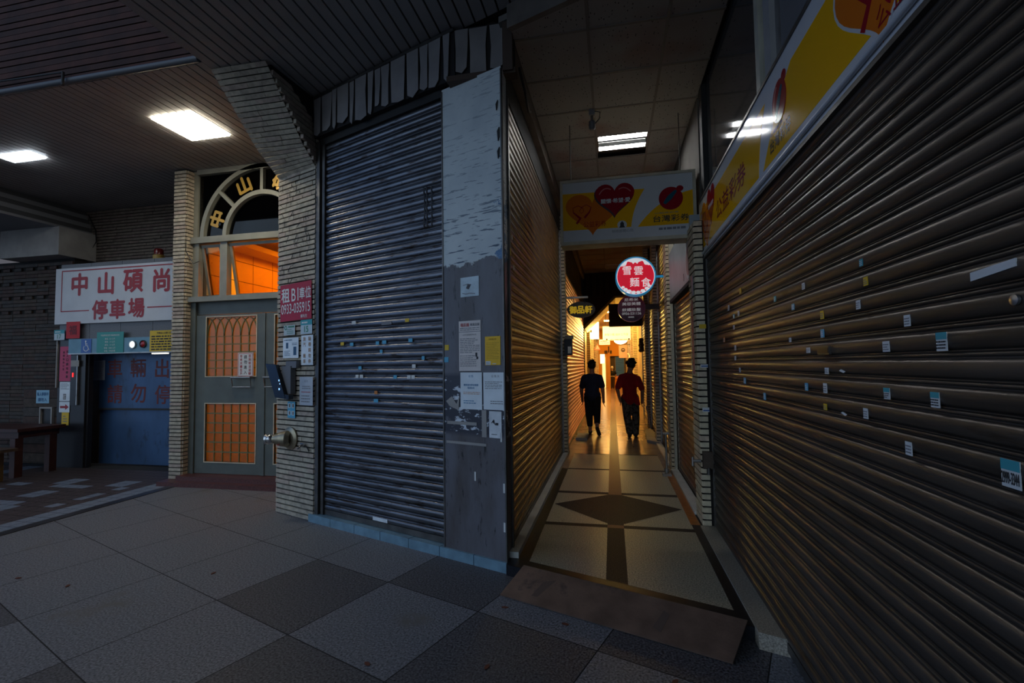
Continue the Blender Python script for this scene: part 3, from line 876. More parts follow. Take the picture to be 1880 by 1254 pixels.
va = thing('torn_valance', 'torn pale sheet valance hanging over the facade shutter and column', 'valance', FF.p(-3.2, 3.88, .02))
m_val = M('torn_sheet', (0.30, 0.28, 0.275), .75, noise=(5, .15))
m_valb = M('torn_sheet_back', (0.02, 0.018, 0.018), .9)
g = MB().box(FF, -4.29, -2.42, 3.93, SZ - .01, -.02, .03)
part(g, 'backing_board', m_valb, va)
rnd = random.Random(11)
def tongues(fr, a0, a1, ztop, zlo, c):
    a = a0
    while a < a1 - .02:
        w_ = rnd.uniform(.07, .19)
        e = min(a + w_, a1)
        lo = zlo + rnd.uniform(-.05, .02)
        k = rnd.uniform(.15, .5)
        pts = [(a, ztop)]
        m1, m2 = a + rnd.uniform(.0, .012), e - rnd.uniform(.0, .03)
        pts = [(a, ztop), (e - .004, ztop), (e - rnd.uniform(0, .02), ztop - .4 * (ztop - lo)), (m2, lo + rnd.uniform(0, .05)), ((a + e) / 2, lo - rnd.uniform(0, .03)), (m1, lo + rnd.uniform(0, .02)), (a + rnd.uniform(0, .014), ztop - .5 * (ztop - lo))]
        cc = c + rnd.uniform(0, .012)
        part(MB().prism(fr, pts, cc, cc + .003), 'torn_strip', m_val, va)
        a = e + (rnd.uniform(.008, .022) if rnd.random() < .6 else .003)
tongues(FF, -4.29, -2.44, SZ - .03, 3.96, .035)
cf = YF(3.68)
part(MB().box(cf, -1.24, -.72, 3.92, SZ - .01, -.04, 0), 'backing_board', m_valb, va)
tongues(cf, -1.22, -.74, SZ - .03, 3.98, .004)
part(MB().box(FF, -4.29, -2.42, SZ - .04, SZ - .012, .03, .05), 'top_batten', m_rail, va)
part(MB().wbox(-1.28, -.70, 3.62, 3.72, 3.885, 3.93), 'broken_board', M('brown_board', (.09, .06, .045), .8), va)
part(MB().box(YF(3.60), -.80, -.72, 3.90, 4.34, -.05, 0), 'corner_board', MATS['brown_board'], va)

# ------------------------------------------------------------------ notices on column and pillar
def notice(name, fr, a0, b0, a1, b1, mats, label, cat, fn=None, c=.004, grp=None, rot=0):
    a, b, w_, h_ = (a0 + a1) / 2, (b0 + b1) / 2, a1 - a0, b1 - b0
    f = fr.sub(a, b, c, rot)
    t = thing(name, label, cat, f.p(0, -h_ / 2, 0), grp)
    part(MB().box(f, -w_ / 2, w_ / 2, -h_ / 2, h_ / 2, -.002, 0), 'sheet', mats, t)
    if fn: fn(t, f, w_, h_)
    return t
def pr(t, mb, name, mat, label=None): return part(mb, name, mat, t, label)

def f_(t, f, w, h):
    pr(t, MB().text('租店面', f, -w * .22, h * .42, .028, bold=.02, maxw=w * .4), 'heading', m_redink)
    pr(t, MB().text('專業店面', f, w * .24, h * .42, .022, bold=.02, maxw=w * .42).lines(f, -w * .45, w * .45, h * .30, h * .37, 2, seed=2).lines(f, -w * .45, w * .45, -h * .15, h * .16, 9, seed=3).lines(f, -w * .45, w * .3, -h * .42, -h * .18, 6, seed=4).text('台北市違規廣告物公告', f, 0, h * .22, .013, maxw=w * .8), 'print', m_ink2)
    pr(t, MB().box(f, -w / 2, w / 2, h * .275, h * .285, 0, .001), 'rule_line', m_ink2)
    pr(t, MB().box(f, w * .26, w * .34, -h * .22, -h * .14, 0, .001).box(f, w * .30, w * .38, -h * .27, -h * .22, 0, .001), 'stamp', m_ink)
notice('paper_notice', FF, -2.420, 1.506, -2.202, 1.908, M('yellowed_paper', (.80, .72, .68), .7, noise=(8, .08)), 'yellowed printed notice with red heading, left of the yellow sheet on the column', 'notice', f_)
def f_(t, f, w, h):
    pr(t, MB().text('停車場公告', f, 0, h * .40, .014, maxw=w * .7).lines(f, -w * .42, w * .42, -h * .3, h * .3, 11, seed=5, th=.18), 'print', M('brown_ink', (.35, .20, .02), .7))
    pr(t, MB().box(f, -w * .46, -w * .14, -h * .49, -h * .36, 0, .001, 0).lines(f, -w * .42, -w * .18, -h * .47, -h * .39, 3, .0016, 1), 'corner_sticker', [m_white, m_blueink])
    pr(t, MB().box(f, -w * .02, w * .22, -h * .47, -h * .44, 0, .001), 'paint_fleck', m_white)
notice('paper_notice', FF, -2.161, 1.550, -2.017, 1.773, M('yellow_paper', (.95, .55, .02), .6, noise=(8, .06)), 'bright yellow printed sheet on the corner column', 'notice', f_)
def f_(t, f, w, h):
    pr(t, MB().text('公 告', f, 0, h * .40, .02, maxw=w * .5).text('機車請勿停放騎樓', f, 0, h * .16, .017, maxw=w * .72, bold=.01).text('敬請合作', f, 0, h * .08, .016, maxw=w * .4, bold=.01).lines(f, -w * .35, w * .42, -h * .36, -h * .24, 2, seed=8), 'print', m_blueink)
    pr(t, MB().lines(f, -w * .36, w * .42, -h * .10, -h * .02, 2, seed=9), 'red_print', M('orange_ink', (.55, .22, .08), .7))
notice('paper_notice', FF, -2.408, 1.201, -2.195, 1.494, m_bluewhite, 'crinkled white notice with a short blue message, below the yellowed notice', 'notice', f_)
def f_(t, f, w, h):
    pr(t, MB().text('公 告 大', f, w * .1, h * .40, .02, maxw=w * .6).lines(f, -w * .42, w * .44, h * .05, h * .27, 5, seed=10).lines(f, -w * .15, w * .45, -h * .36, -h * .24, 2, seed=12), 'print', m_ink2)
notice('paper_notice', FF, -2.181, 1.205, -1.990, 1.493, m_bluewhite, 'crinkled white notice with dense print, below the yellow sheet', 'notice', f_)
def f_(t, f, w, h):
    pr(t, MB().box(f, w * .0, w * .25, -h * .02, h * .07, 0, .001).strip(f, [(-w * .3, h * .05), (-w * .1, h * .2), (-w * .2, h * .1), (0, 0)], .006, 0, .001).lines(f, -w * .3, w * .3, -h * .4, -h * .33, 1, seed=13), 'print', m_ink)
notice('torn_poster', FF, -2.130, .991, -2.015, 1.195, M('torn_paper', (.72, .75, .78), .7, noise=(10, .2)), 'torn white paper remnant under the two crinkled notices', 'poster', f_)
g = MB().box(FF, -2.20, -2.155, .99, 1.2, .002, .004).box(FF, -2.55, -2.25, 1.075, 1.10, .002, .004).box(FF, -2.56, -2.16, .92, .94, .002, .004).prism(FF, [(-2.56, 1.26), (-2.50, 1.3), (-2.45, 1.24), (-2.42, 1.31), (-2.43, 1.19), (-2.52, 1.22)], .002, .004)
solo(g, 'torn_poster', m_conc, 'grey glue and paper strips left of the torn remnant on the column', 'poster')
def f_(t, f, w, h):
    pr(t, MB().strip(f, [(-w * .35, h * .1), (-w * .1, h * .14), (w * .1, h * .1), (-w * .2, -h * .06), (-w * .05, -h * .12)], .005, 0, .001).strip(f, [(-w * .4, -h * .3), (-w * .2, -h * .36), (0, -h * .33), (w * .3, -h * .38)], .006, 0, .001), 'faded_print', m_ink2)
notice('torn_poster', FF, -2.399, 2.103, -2.215, 2.262, M('pale_blue_paper', (.62, .74, .80), .7, noise=(10, .15)), 'pale blue worn square of paper high on the column below the peeled paint', 'poster', f_)
for a, b, k, lab in ((-2.55, 1.70, 'y', 'small yellow sticker on the left edge of the corner column'), (-2.555, 1.60, 'b', 'small blue sticker on the left edge of the corner column')):
    solo(MB().box(FF, a - .022, a + .022, b - .022, b + .022, .001, .003), 'sticker', SC[k], lab, 'sticker')

PF = FF.sub(0, 0, .001)
def f_(t, f, w, h):
    pr(t, MB().text('租', f, -w * .32, h * .20, .15, maxw=w * .26, bold=.03).text('B1', f, -w * .01, h * .19, .135, w=w * .22, bold=.01).text('車位', f, w * .31, h * .20, .12, maxw=w * .36, bold=.02).text('0933-035915', f, 0, -h * .17, .105, w=w * .92, bold=.01).text('鄭先生', f, w * .27, -h * .41, .035, maxw=w * .22, bold=.02), 'lettering', m_whitepaint)
    g = MB()
    g.tube([f.p(-w * .2, h * .5, .002), f.p(-w * .1, h * .5 + .05, .004), f.p(w * .05, h * .5 + .03, .004)], .003, 6)
    g.tube([f.p(w * .2, h * .5 + .06, .004), f.p(w * .3, h * .5 + .03, .004), f.p(w * .36, h * .5, .002)], .003, 6)
    pr(t, g, 'hanging_wire', m_black)
notice('banner_sign', PF, -4.880, 2.052, -4.335, 2.450, M('red_banner', (.46, .012, .04), .55), 'red parking-space rental banner with white characters on the brick pillar', 'sign', f_, c=.016, rot=.015)
def plate(t, f, w, h, s):
    pr(t, MB().box(f, -w / 2, w / 2, h * .14, h / 2, 0, .0012, 0).lines(f, -w * .4, w * .4, h * .2, h * .42, 1, .0018, 1, .5), 'street_band', [m_teal, m_whitepaint])
    pr(t, MB().text(s, f, 0, -h * .16, h * .42, bold=.01), 'number', M('green_ink', (.03, .28, .14), .6))
notice('number_plate', PF, -4.510, 1.899, -4.318, 2.046, M('plate_white', (.55, .66, .70), .4), 'house number plate 15 on the brick pillar', 'number plate', lambda t, f, w, h: plate(t, f, w, h, '15'), c=.018)
def f_(t, f, w, h):
    pr(t, MB().ring(f, -w * .32, h * .25, .012, .024, 0, .001).box(f, -w * .1, w * .45, h * .25, h * .42, 0, .001).lines(f, -w * .2, w * .4, -h * .4, h * .15, 3, seed=21), 'print', M('green_print', (.06, .25, .16), .6))
notice('small_plate', PF, -4.809, 1.900, -4.610, 2.005, M('plate_pale', (.55, .62, .62), .4), 'small green-printed plate left of the number 15 plate', 'plate', f_, c=.018)
def f_(t, f, w, h):
    pr(t, MB().lines(f, -w * .42, w * .1, h * .33, h * .45, 1, seed=22).box(f, -w * .30, -w * .16, -h * .02, h * .26, 0, .001).box(f, w * .18, w * .36, -h * .36, h * .05, 0, .001).lines(f, w * .1, w * .42, h * .12, h * .26, 2, seed=23).lines(f, -w * .4, -w * .02, -h * .4, -h * .12, 4, seed=24), 'print', M('navy_ink', (.03, .10, .20), .6))
notice('paper_notice', PF, -4.820, 1.654, -4.545, 1.870, m_bluewhite, 'laminated instruction sheet with diagrams above the black terminal', 'notice', f_, c=.018)
def f_(t, f, w, h):
    mm = M('brown_letter', (.42, .26, .16), .6)
    pr(t, MB().vtext('騎樓請勿停', f, w * .22, h * .38, .042, .058, mi=0, bold=.02).vtext('放汽 機車', f, -w * .22, h * .38, .042, .058, mi=0, bold=.02), 'lettering', mm)
notice('paper_notice', PF, -4.499, 1.577, -4.300, 1.885, m_bluewhite, 'white vertical no-parking notice with brown characters below plate 15', 'notice', f_, c=.018)
def f_(t, f, w, h):
    pr(t, MB().text('公 大', f, 0, h * .36, .024).lines(f, -w * .3, w * .35, h * .06, h * .2, 2, seed=31).lines(f, -w * .35, w * .3, -h * .42, -h * .12, 3, seed=32), 'print', m_ink2)
    pr(t, MB().lines(f, -w * .35, w * .35, -.02, .0, 1, seed=33), 'red_print', m_redink)
notice('paper_notice', PF, -4.521, 1.164, -4.300, 1.455, M('grey_paper', (.50, .54, .60), .6, noise=(7, .1)), 'plain grey-white notice right of the black terminal', 'notice', f_, c=.018)
def f_(t, f, w, h):
    for i, (x, y) in enumerate(((-.25, .25), (.22, .25), (-.25, -.2), (.22, -.2))):
        pr(t, MB().box(f, w * x - w * .16, w * x + w * .16, h * y - h * .14, h * y + h * .14, 0, .001, 0).box(f, w * x - w * .04, w * x + w * .08, h * y - h * .1, h * y + h * .1, .001, .002, 1), 'pictogram', [m_white, m_ink])
notice('instruction_sticker', PF, -4.727, 1.023, -4.595, 1.195, SC['b'], 'blue sticker with four little pictures under the black terminal', 'sticker', f_, c=.018)

# black access terminal on its arm
t = thing('access_terminal', 'slanted black access terminal bracketed to the brick pillar', 'terminal', FF.p(-4.72, 1.2, .08))
part(MB().box(PF, -4.76, -4.60, 1.28, 1.57, .012, .07), 'wall_bracket', M('grey_plastic', (.16, .16, .17), .5), t)
part(MB().box(PF, -4.70, -4.52, 1.55, 1.62, .01, .06), 'top_cover', MATS['grey_plastic'], t)
scr = part(MB().prism(PF, [(-4.985, 1.60), (-4.80, 1.585), (-4.62, 1.235), (-4.80, 1.24)], .075, .115), 'screen_panel', m_black, t)
part(MB().prism(PF, [(-4.80, 1.24), (-4.565, 1.225), (-4.565, 1.27), (-4.70, 1.28)], .06, .112), 'foot', m_black, t)
g = MB()
for a, b, s in ((-4.73, 1.42, .018), (-4.715, 1.385, .012), (-4.725, 1.33, .02)):
    g.box(PF, a - s / 2, a + s / 2, b - s / 2, b + s / 2, .1155, .117)
part(g, 'indicator', M('cyan_led', (.1, .3, .5), .4, emit=((.3, .6, 1.0), 1.2)), scr, 'pale lit symbols')

# fire hose inlet
t = thing('hose_inlet', 'brass twin fire hose inlet with flange on the brick pillar', 'hose inlet', FF.p(-4.70, .70, .1))
m_brass = M('dull_brass', (.34, .29, .20), .38, .85, noise=(12, .25))
fo = FF.p(-4.68, .81, .012)
part(MB().lathe(fo, FF.n, [(0, .118), (.012, .118), (.016, .108), (.022, .10), (.03, .075), (.04, .068)], 32), 'flange', m_brass, t, smooth=35)
d1 = (FF.n * .55 - FD * .84).normalized()
o1 = fo + FF.n * .05
bdy = part(MB().lathe(o1 - d1 * .05, d1, [(0, .06), (.04, .085), (.10, .075), (.16, .05), (.19, .042)], 24), 'body', m_brass, t, smooth=40)
part(MB().lathe(o1 + d1 * .13, d1, [(0, .042), (.02, .055), (.035, .055), (.04, .045), (.055, .045), (.06, .056), (.08, .056), (.085, .03), (.088, 0)], 24), 'nozzle_cap', m_chrome, bdy, 'shiny nozzle cap', smooth=40)
d2 = (FF.n * .93 - FD * .1 - Vector((0, 0, .2))).normalized()
inl = part(MB().lathe(o1 - FD * .03, d2, [(0, .065), (.06, .062), (.07, .055), (.071, 0)], 24), 'second_inlet', m_brass, t, smooth=40)
part(MB().lathe(o1 - FD * .03 + d2 * .068, d2, [(0, .048), (.012, .048), (.014, .04), (.015, 0)], 24), 'red_cap', m_redpaint, inl, 'dark red cap', smooth=40)
t = thing('water_tap', 'small metal tap beside the hose inlet on the brick pillar', 'tap', FF.p(-4.42, .72, .01))
o = FF.p(-4.44, .755, .005)
part(MB().tube([o, o + FF.n * .05, o + FF.n * .08 - FD * .01 - Vector((0, 0, .03))], .011, 10), 'spout', m_chrome, t, smooth=50)
part(MB().box(FF.sub(-4.44, .775, .04), -.03, .03, -.005, .006, -.006, .006).tube([o + FF.n * .045, o + FF.n * .045 + Vector((0, 0, .02))], .006), 'handle', m_chrome, t)
part(MB().tube([FF.p(-4.43, .75, .02), FF.p(-4.38, .735, .02), FF.p(-4.355, .70, .02)], .007), 'drain_pipe', m_dark, t, smooth=50)
# cracks of dead creeper on the pillar
g = MB()
rnd = random.Random(5)
for k in range(46):
    a, b = rnd.uniform(-4.9, -4.36), rnd.uniform(2.55, 3.5)
    pts = [FF.p(a, b, .004)]
    an = rnd.choice((.9, 2.2, 1.6)) + rnd.uniform(-.4, .4)
    for i in range(3):
        a += math.cos(an) * .028; b += math.sin(an) * .028; an += rnd.uniform(-.5, .5)
        pts.append(FF.p(min(max(a, -4.94), -4.33), b, .004))
    g.tube(pts, .0022, 4)
solo(g, 'dry_creeper', m_ink, 'thin dry creeper stems clinging to the upper brick pillar', 'creeper')['kind'] = 'stuff'

# ------------------------------------------------------------------ lobby door, arched window, lobby
def glass_mat(name, tint, gloss=.08):
    m = bpy.data.materials.new(name); m.use_nodes = True
    N, L = m.node_tree.nodes, m.node_tree.links
    N.remove(N['Principled BSDF'])
    t = N.new('ShaderNodeBsdfTransparent'); t.inputs['Color'].default_value = (*tint, 1)
    gl = N.new('ShaderNodeBsdfGlossy'); gl.inputs['Roughness'].default_value = .03
    f = N.new('ShaderNodeFresnel'); f.inputs['IOR'].default_value = 1.45
    mx = N.new('ShaderNodeMixShader')
    L.new(f.outputs['Fac'], mx.inputs['Fac']); L.new(t.outputs[0], mx.inputs[1]); L.new(gl.outputs[0], mx.inputs[2])
    L.new(mx.outputs[0], N['Material Output'].inputs['Surface'])
    return m
m_dkglass = glass_mat('dark_glass', (.16, .17, .18))
m_clear = glass_mat('amber_light_glass', (.90, .66, .26))  # amber put into the panes so the lobby light through them looks orange
def frost_mat():
    m = bpy.data.materials.new('frosted_glass'); m.use_nodes = True
    N, L = m.node_tree.nodes, m.node_tree.links
    N.remove(N['Principled BSDF'])
    t = N.new('ShaderNodeBsdfTranslucent'); t.inputs['Color'].default_value = (.40, .34, .33, 1)
    gl = N.new('ShaderNodeBsdfGlossy'); gl.inputs['Roughness'].default_value = .25
    tr = N.new('ShaderNodeBsdfTransparent'); tr.inputs['Color'].default_value = (.30, .28, .26, 1)
    m1 = N.new('ShaderNodeMixShader'); m1.inputs['Fac'].default_value = .25
    m2 = N.new('ShaderNodeMixShader'); m2.inputs['Fac'].default_value = .06
    L.new(t.outputs[0], m1.inputs[1]); L.new(tr.outputs[0], m1.inputs[2])
    L.new(m1.outputs[0], m2.inputs[1]); L.new(gl.outputs[0], m2.inputs[2])
    L.new(m2.outputs[0], N['Material Output'].inputs['Surface'])
    return m
m_frost = frost_mat()
DY = YF(5.60)
w1 = thing('window_1', 'arched fanlight with gold characters above the lobby door', 'window', (-4.65, 5.62, 2.48), kind='structure')
g = MB().box(DY, -5.80, -5.70, 2.40, 4.36, -.10, .0).box(DY, -5.70, -3.60, 4.30, 4.37, -.1, .03)
part(g, 'frame', m_greenpaint, w1)
cx, cz = -4.65, 3.385
g = MB().ring(DY, cx, cz, .925, .985, -.04, .03, 0, PI).ring(DY, cx, cz, .555, .615, -.04, .03, 0, PI)
part(g, 'arch_ring', m_greenpaint, w1, smooth=40)
for an in (PI / 2, math.radians(136.5), math.radians(43.5)):
    f = DY.sub(cx, cz, 0, an)
    part(MB().box(f, .60, .94, -.022, .022, -.03, .025), 'spoke', m_greenpaint, w1)
part(MB().box(DY, -5.80, -3.60, 3.315, 3.40, -.08, .05), 'transom_rail', m_greenpaint, w1)
part(MB().box(DY, -5.82, -3.60, 2.485, 2.555, -.08, .075), 'sill', m_greenpaint, w1)
for x0, x1 in ((-5.72, -5.655), (-5.305, -5.19), (-4.10, -4.0)):
    part(MB().box(DY, x0, x1, 2.555, 3.32, -.06, .02), 'mullion', m_greenpaint, w1)
part(MB().box(DY, -5.70, -3.60, 3.40, 4.30, -.035, -.028), 'fanlight_glass', m_dkglass, w1)
part(MB().box(DY, -5.70, -3.60, 3.40, 4.37, -.16, -.12), 'backing', M('dark_grey_panel', (.10, .10, .10), .6), w1)
for ch, an in (('中', 160), ('山', 112.5), ('碩', 67.5), ('尚', 20)):
    an = math.radians(an)
    f = DY.sub(cx + .765 * math.cos(an), cz + .765 * math.sin(an), -.01, an - PI / 2)
    g = MB().text(ch, f, 0, 0, .235, .02, bold=.06)
    g2 = MB(); k = len(g.v)
    g2.add(g.v, g.f); 
    part(g2, 'gold_character', m_gold, w1)
for x0, x1 in ((-5.645, -5.315), (-5.185, -4.12)):
    sa = thing_dummy = None
    top, bot = Vector((0, 5.62, 3.30)), Vector((0, 5.77, 2.57))
    f = Fr((0, 5.62, 3.30), (1, 0, 0), (top - bot))
    l = (top - bot).length
    o = part(MB().box(f, x0, x0 + .04, -l, 0, -.02, .015).box(f, x1 - .04, x1, -l, 0, -.02, .015).box(f, x0 + .04, x1 - .04, -l, -l + .04, -.02, .015).box(f, x0 + .04, x1 - .04, -.04, 0, -.02, .015), 'tilted_sash', m_greenpaint, w1)
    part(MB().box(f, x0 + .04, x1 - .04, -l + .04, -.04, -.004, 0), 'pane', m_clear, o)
g = MB().tube([(-5.80, 5.49, 3.65), (-5.79, 5.50, 3.2), (-5.68, 5.52, 3.02), (-5.62, 5.56, 3.06)], .006, 6)
solo(g, 'cable', m_black, 'thin black cable drooping from the brick pier to the lobby window', 'cable')

d1 = thing('door_1', 'grey double lobby door with amber lattice panels', 'door', (-4.65, 5.62, .1), kind='structure')
part(MB().box(DY, -5.80, -5.69, .05, 2.485, -.10, .02).box(DY, -5.69, -3.60, 2.31, 2.485, -.08, -.02), 'frame', m_doorgrey, d1)
def leaf(x0, x1, hx, hinge):
    o = part(MB().box(DY, x0, x0 + .165, .12, 2.30, -.05, 0).box(DY, x1 - .115, x1, .12, 2.30, -.05, 0).box(DY, x0 + .165, x1 - .115, .12, .28, -.05, 0).box(DY, x0 + .165, x1 - .115, 1.07, 1.45, -.05, 0).box(DY, x0 + .165, x1 - .115, 2.268, 2.30, -.05, 0), 'leaf', m_doorgrey, d1)
    a, b = x0 + .165, x1 - .115
    for z0, z1, arch in ((1.45, 2.268, True), (.28, 1.07, False)):
        part(MB().box(DY, a, b, z0, z1, -.035, -.028), 'frosted_panel', m_frost, o)
        n = 6
        st = (b - a) / n
        g = MB()
        zs = 2.00 if arch else z1
        for i in range(1, n): g.box(DY, a + i * st - .006, a + i * st + .006, z0, zs, -.028, -.016)
        k = int((zs - z0) / .135) + 1
        for i in range(1, k): g.box(DY, a, b, z0 + i * (zs - z0) / k - .008, z0 + i * (zs - z0) / k + .008, -.028, -.018)
        if arch:
            g.box(DY, a, b, zs - .005, zs + .005, -.028, -.018)
            for i in range(0, n + 1):
                for s in (-1, 1):
                    pts = []
                    for q in range(8):
                        t = q / 7 * PI / 2 * .92
                        xx = a + i * st + s * st * (1 - math.cos(t)); zz = zs + .255 * math.sin(t)
                        if a <= xx <= b: pts.append((xx, zz))
                    if len(pts) > 3: g.strip(DY, pts, .012, -.028, -.016)
        part(g, 'lattice', M('olive_lattice', (.13, .15, .06), .5), o)
        part(MB().box(DY, a - .012, a, z0 - .012, z1 + .012, 0, .006).box(DY, b, b + .012, z0 - .012, z1 + .012, 0, .006).box(DY, a, b, z0 - .012, z0, 0, .006).box(DY, a, b, z1, z1 + .012, 0, .006), 'panel_bead', m_creamtrim, o)
    g = MB().tube([DY.p(hx, 1.31, .02), DY.p(hx, 1.31, .07), DY.p(hx, 1.31, .07)], .012, 10)
    h0, h1 = hx, hx + .30
    g = MB().tube([DY.p(h0, 1.43, 0), DY.p(h0, 1.43, .07), DY.p(h1, 1.43, .07), DY.p(h1, 1.43, 0)], .014, 10)
    g.tube([DY.p(h0, 1.43, .07), DY.p(h0 + .01, 1.30, .05), DY.p(h1 - .01, 1.30, .05), DY.p(h1, 1.43, .07)], .010, 10)
    part(g, 'handle', m_steel, o, 'steel push handle', smooth=40)
    return o
leaf(-5.685, -4.605, -5.05, 0)
leaf(-4.595, -3.60, -4.55, 0)
part(MB().box(DY, -4.625, -4.575, .12, 2.30, .0, .012), 'astragal', m_doorgrey, d1)
f = DY.sub(-4.876, 1.60, .012)
t = thing('door_notice', 'white door notice with red-brown characters taped above the push handle', 'notice', f.p(0, -.165, 0))
part(MB().box(f, -.122, .122, -.165, .165, -.003, 0), 'sheet', m_white, t)
part(MB().box(f, -.113, .113, .150, .156, 0, .001).box(f, -.113, .113, -.156, -.150, 0, .001).box(f, -.113, -.107, -.15, .15, 0, .001).box(f, .107, .113, -.15, .15, 0, .001), 'border', m_redink, t)
part(MB().vtext('否則依法送辦', f, .068, .118, .038, .047, bold=.02).vtext('非本大樓住戶', f, -.068, .118, .038, .047, bold=.02), 'lettering', m_redink, t)
part(MB().vtext('請勿進入', f, 0, .108, .048, .07, bold=.01), 'lettering', m_ink, t)
g = MB().wbox(-5.99, -3.6, 5.31, 5.52, 0, .055).wbox(-5.80, -3.6, 5.42, 5.75, .055, .115)
struct(g, 'trim_8', M('red_granite_step', (.10, .030, .028), .35, noise=(60, .4)), 'dark red granite step at the lobby door', 'step')
# lobby
m_lt = M('lobby_tile', (.66, .46, .22), .35, noise=(3, .05))
m_lj = M('lobby_joint', (.16, .11, .07), .8)
g = MB()
LXw = LX(-5.66)
for i in range(11):
    for j in range(11):
        g.box(LXw, 5.72 + i * .45 + .006, 5.72 + (i + 1) * .45 - .006, .12 + j * .31 + .006, .12 + (j + 1) * .31 - .006, 0, .004, 0)
g.box(LXw, 5.72, 10.8, 0.05, 3.7, -.1, 0.001, 1)
fb = YF(10.6)
for i in range(7):
    for j in range(11):
        g.box(fb, -5.66 + i * .45 + .006, -5.66 + (i + 1) * .45 - .006, .12 + j * .31 + .006, .12 + (j + 1) * .31 - .006, 0, .004, 0)
g.box(fb, -5.7, -2.6, .05, 3.7, -.1, 0.001, 1)
g.box(RX(-2.70), -10.7, -5.1, .05, 3.7, -.1, 0, 0)
struct(g, 'wall_lobby', [m_lt, m_lj], 'tiled wall of the lobby glowing orange behind the door', 'wall')
g = MB().wbox(-5.8, -2.6, 5.70, 10.7, 3.56, 3.66).wbox(-5.66, -5.30, 5.72, 10.6, 3.36, 3.44)
struct(g, 'ceiling', M('lobby_ceiling', (.75, .68, .55), .7), 'lobby ceiling with side cornice', 'ceiling')
struct(MB().wbox(-5.7, -2.7, 5.72, 10.6, .04, .11), 'floor', m_lt, 'lobby floor', 'floor')
m_lob = M('lobby_glow', (.9, .8, .6), .5, emit=((1.0, .42, .022), 17.0))
t = thing('ceiling_light', 'warm panel light on the lobby ceiling behind the door glass', 'ceiling light', (-4.4, 7.6, 3.5))
part(MB().wbox(-4.95, -3.75, 6.7, 8.8, 3.525, 3.56), 'frame', m_creamtrim, t)
part(MB().wbox(-4.9, -3.8, 6.75, 8.75, 3.515, 3.524), 'diffuser', m_lob, t)

# ------------------------------------------------------------------ car lift portal
SY = YF(6.10)
m_stone = M('grey_granite_clad', (.12, .115, .12), .4, noise=(80, .35))
m_stoned = M('dark_granite_clad', (.020, .019, .021), .35, noise=(80, .4))
g = MB()
x = -8.87
while x < -6.05:
    g.box(SY, x + .003, min(x + .62, -6.0) - .003, 2.06, 3.30, -.4, 0, 0); x += .62
g.box(SY, -8.87, -8.31, 0, 2.06, -.10, 0, 1)
g.box(SY, -8.31, -8.275, 0, 1.83, -.10, -.03, 1).box(SY, -6.25, -6.0, 0, 2.06, -.4, 0, 0)
struct(g, 'wall_lift', [m_stone, m_stoned], 'granite clad portal of the car lift', 'wall')
struct(MB().box(SY, -8.24, -6.2, 0, 2.0, -1.3, -1.2), 'wall_shaft', m_dark)
bs = thing('header_panel', 'pale blue metal header over the car lift gate', 'panel', SY.p(-7.4, 1.83, 0))
part(MB().box(SY, -8.60, -6.0, 1.832, 2.062, .002, .05), 'panel', M('blue_sheet', (.16, .33, .44), .5, noise=(5, .12)), bs)
part(MB().box(SY, -8.60, -6.0, 1.815, 1.832, .002, .055), 'lower_lip', m_steel, bs)
m_gate = M('blue_gate', (.045, .10, .21), .38, .3, noise=(2.2, .35), stretch=(1, 1, .5), dirt=(2.5, .58, (.03, .05, .09)))
gt = thing('lift_gate', 'blue steel car lift gate with red characters', 'gate', (-7.3, 6.38, 0))
GY = YF(6.36)
part(MB().box(GY, -8.80, -8.36, .02, 1.95, -.07, -.005), 'side_post', M('brown_steel', (.05, .036, .03), .45, .4, noise=(5, .3)), gt)
part(MB().box(GY, -8.36, -6.2, .93, 1.95, -.06, 0), 'upper_panel', m_gate, gt)
part(MB().box(GY, -8.36, -6.2, .02, .90, -.07, -.02), 'lower_panel', m_gate, gt)
part(MB().box(GY, -8.36, -6.2, .90, .93, -.06, .01), 'rail', m_dark, gt)
g = MB()
for ch, x, z in (('車', -8.049, 1.581), ('輛', -7.578, 1.586), ('出', -7.107, 1.570), ('入', -6.64, 1.57), ('請', -8.035, 1.163), ('勿', -7.565, 1.173), ('停', -7.083, 1.151), ('車', -6.6, 1.16)):
    g.text(ch, GY, x, z, .30, bold=.02)
part(g, 'lettering', M('faded_red', (.15, .02, .02), .6), gt)
def f_(t, f, w, h): pr(t, MB().lines(f, -w * .4, w * .4, -h * .4, h * .42, 8, seed=41), 'print', m_ink2)
notice('paper_notice', GY, -8.49, 1.39, -8.25, 1.72, M('grey_white_paper', (.40, .40, .42), .7), 'pale paper taped on the blue lift gate left of the characters', 'notice', f_)
sg = thing('car_park_sign', 'white car park sign with large red characters above the lift gate', 'sign', SY.p(-7.5, 2.31, .05))
part(MB().box(SY, -8.915, -6.02, 2.312, 3.225, 0.0, .045), 'board', M('sign_white', (.62, .62, .64), .45, noise=(4, .06)), sg)
SF = SY.sub(0, 0, .046)
g = MB()
for ch, x, z, h in (('中', -8.417, 2.949, .35), ('山', -7.885, 2.942, .34), ('碩', -7.352, 2.954, .345), ('尚', -6.810, 2.941, .35), ('停', -7.992, 2.522, .30), ('車', -7.644, 2.520, .30), ('場', -7.277, 2.526, .295)):
    g.text(ch, SF, x, z, h, .002, bold=.045)
part(g, 'lettering', m_redpaint, sg)
g = MB()
for a0, a1, b0, b1 in ((-8.79, -6.1, 3.170, 3.188), (-8.79, -8.774, 2.518, 3.17), (-8.79, -8.21, 2.510, 2.526), (-7.07, -6.1, 2.516, 2.534)):
    g.box(SF, a0, a1, b0, b1, 0, .002)
part(g, 'border_line', m_redpaint, sg)
HF = SY.sub(0, 0, .052)
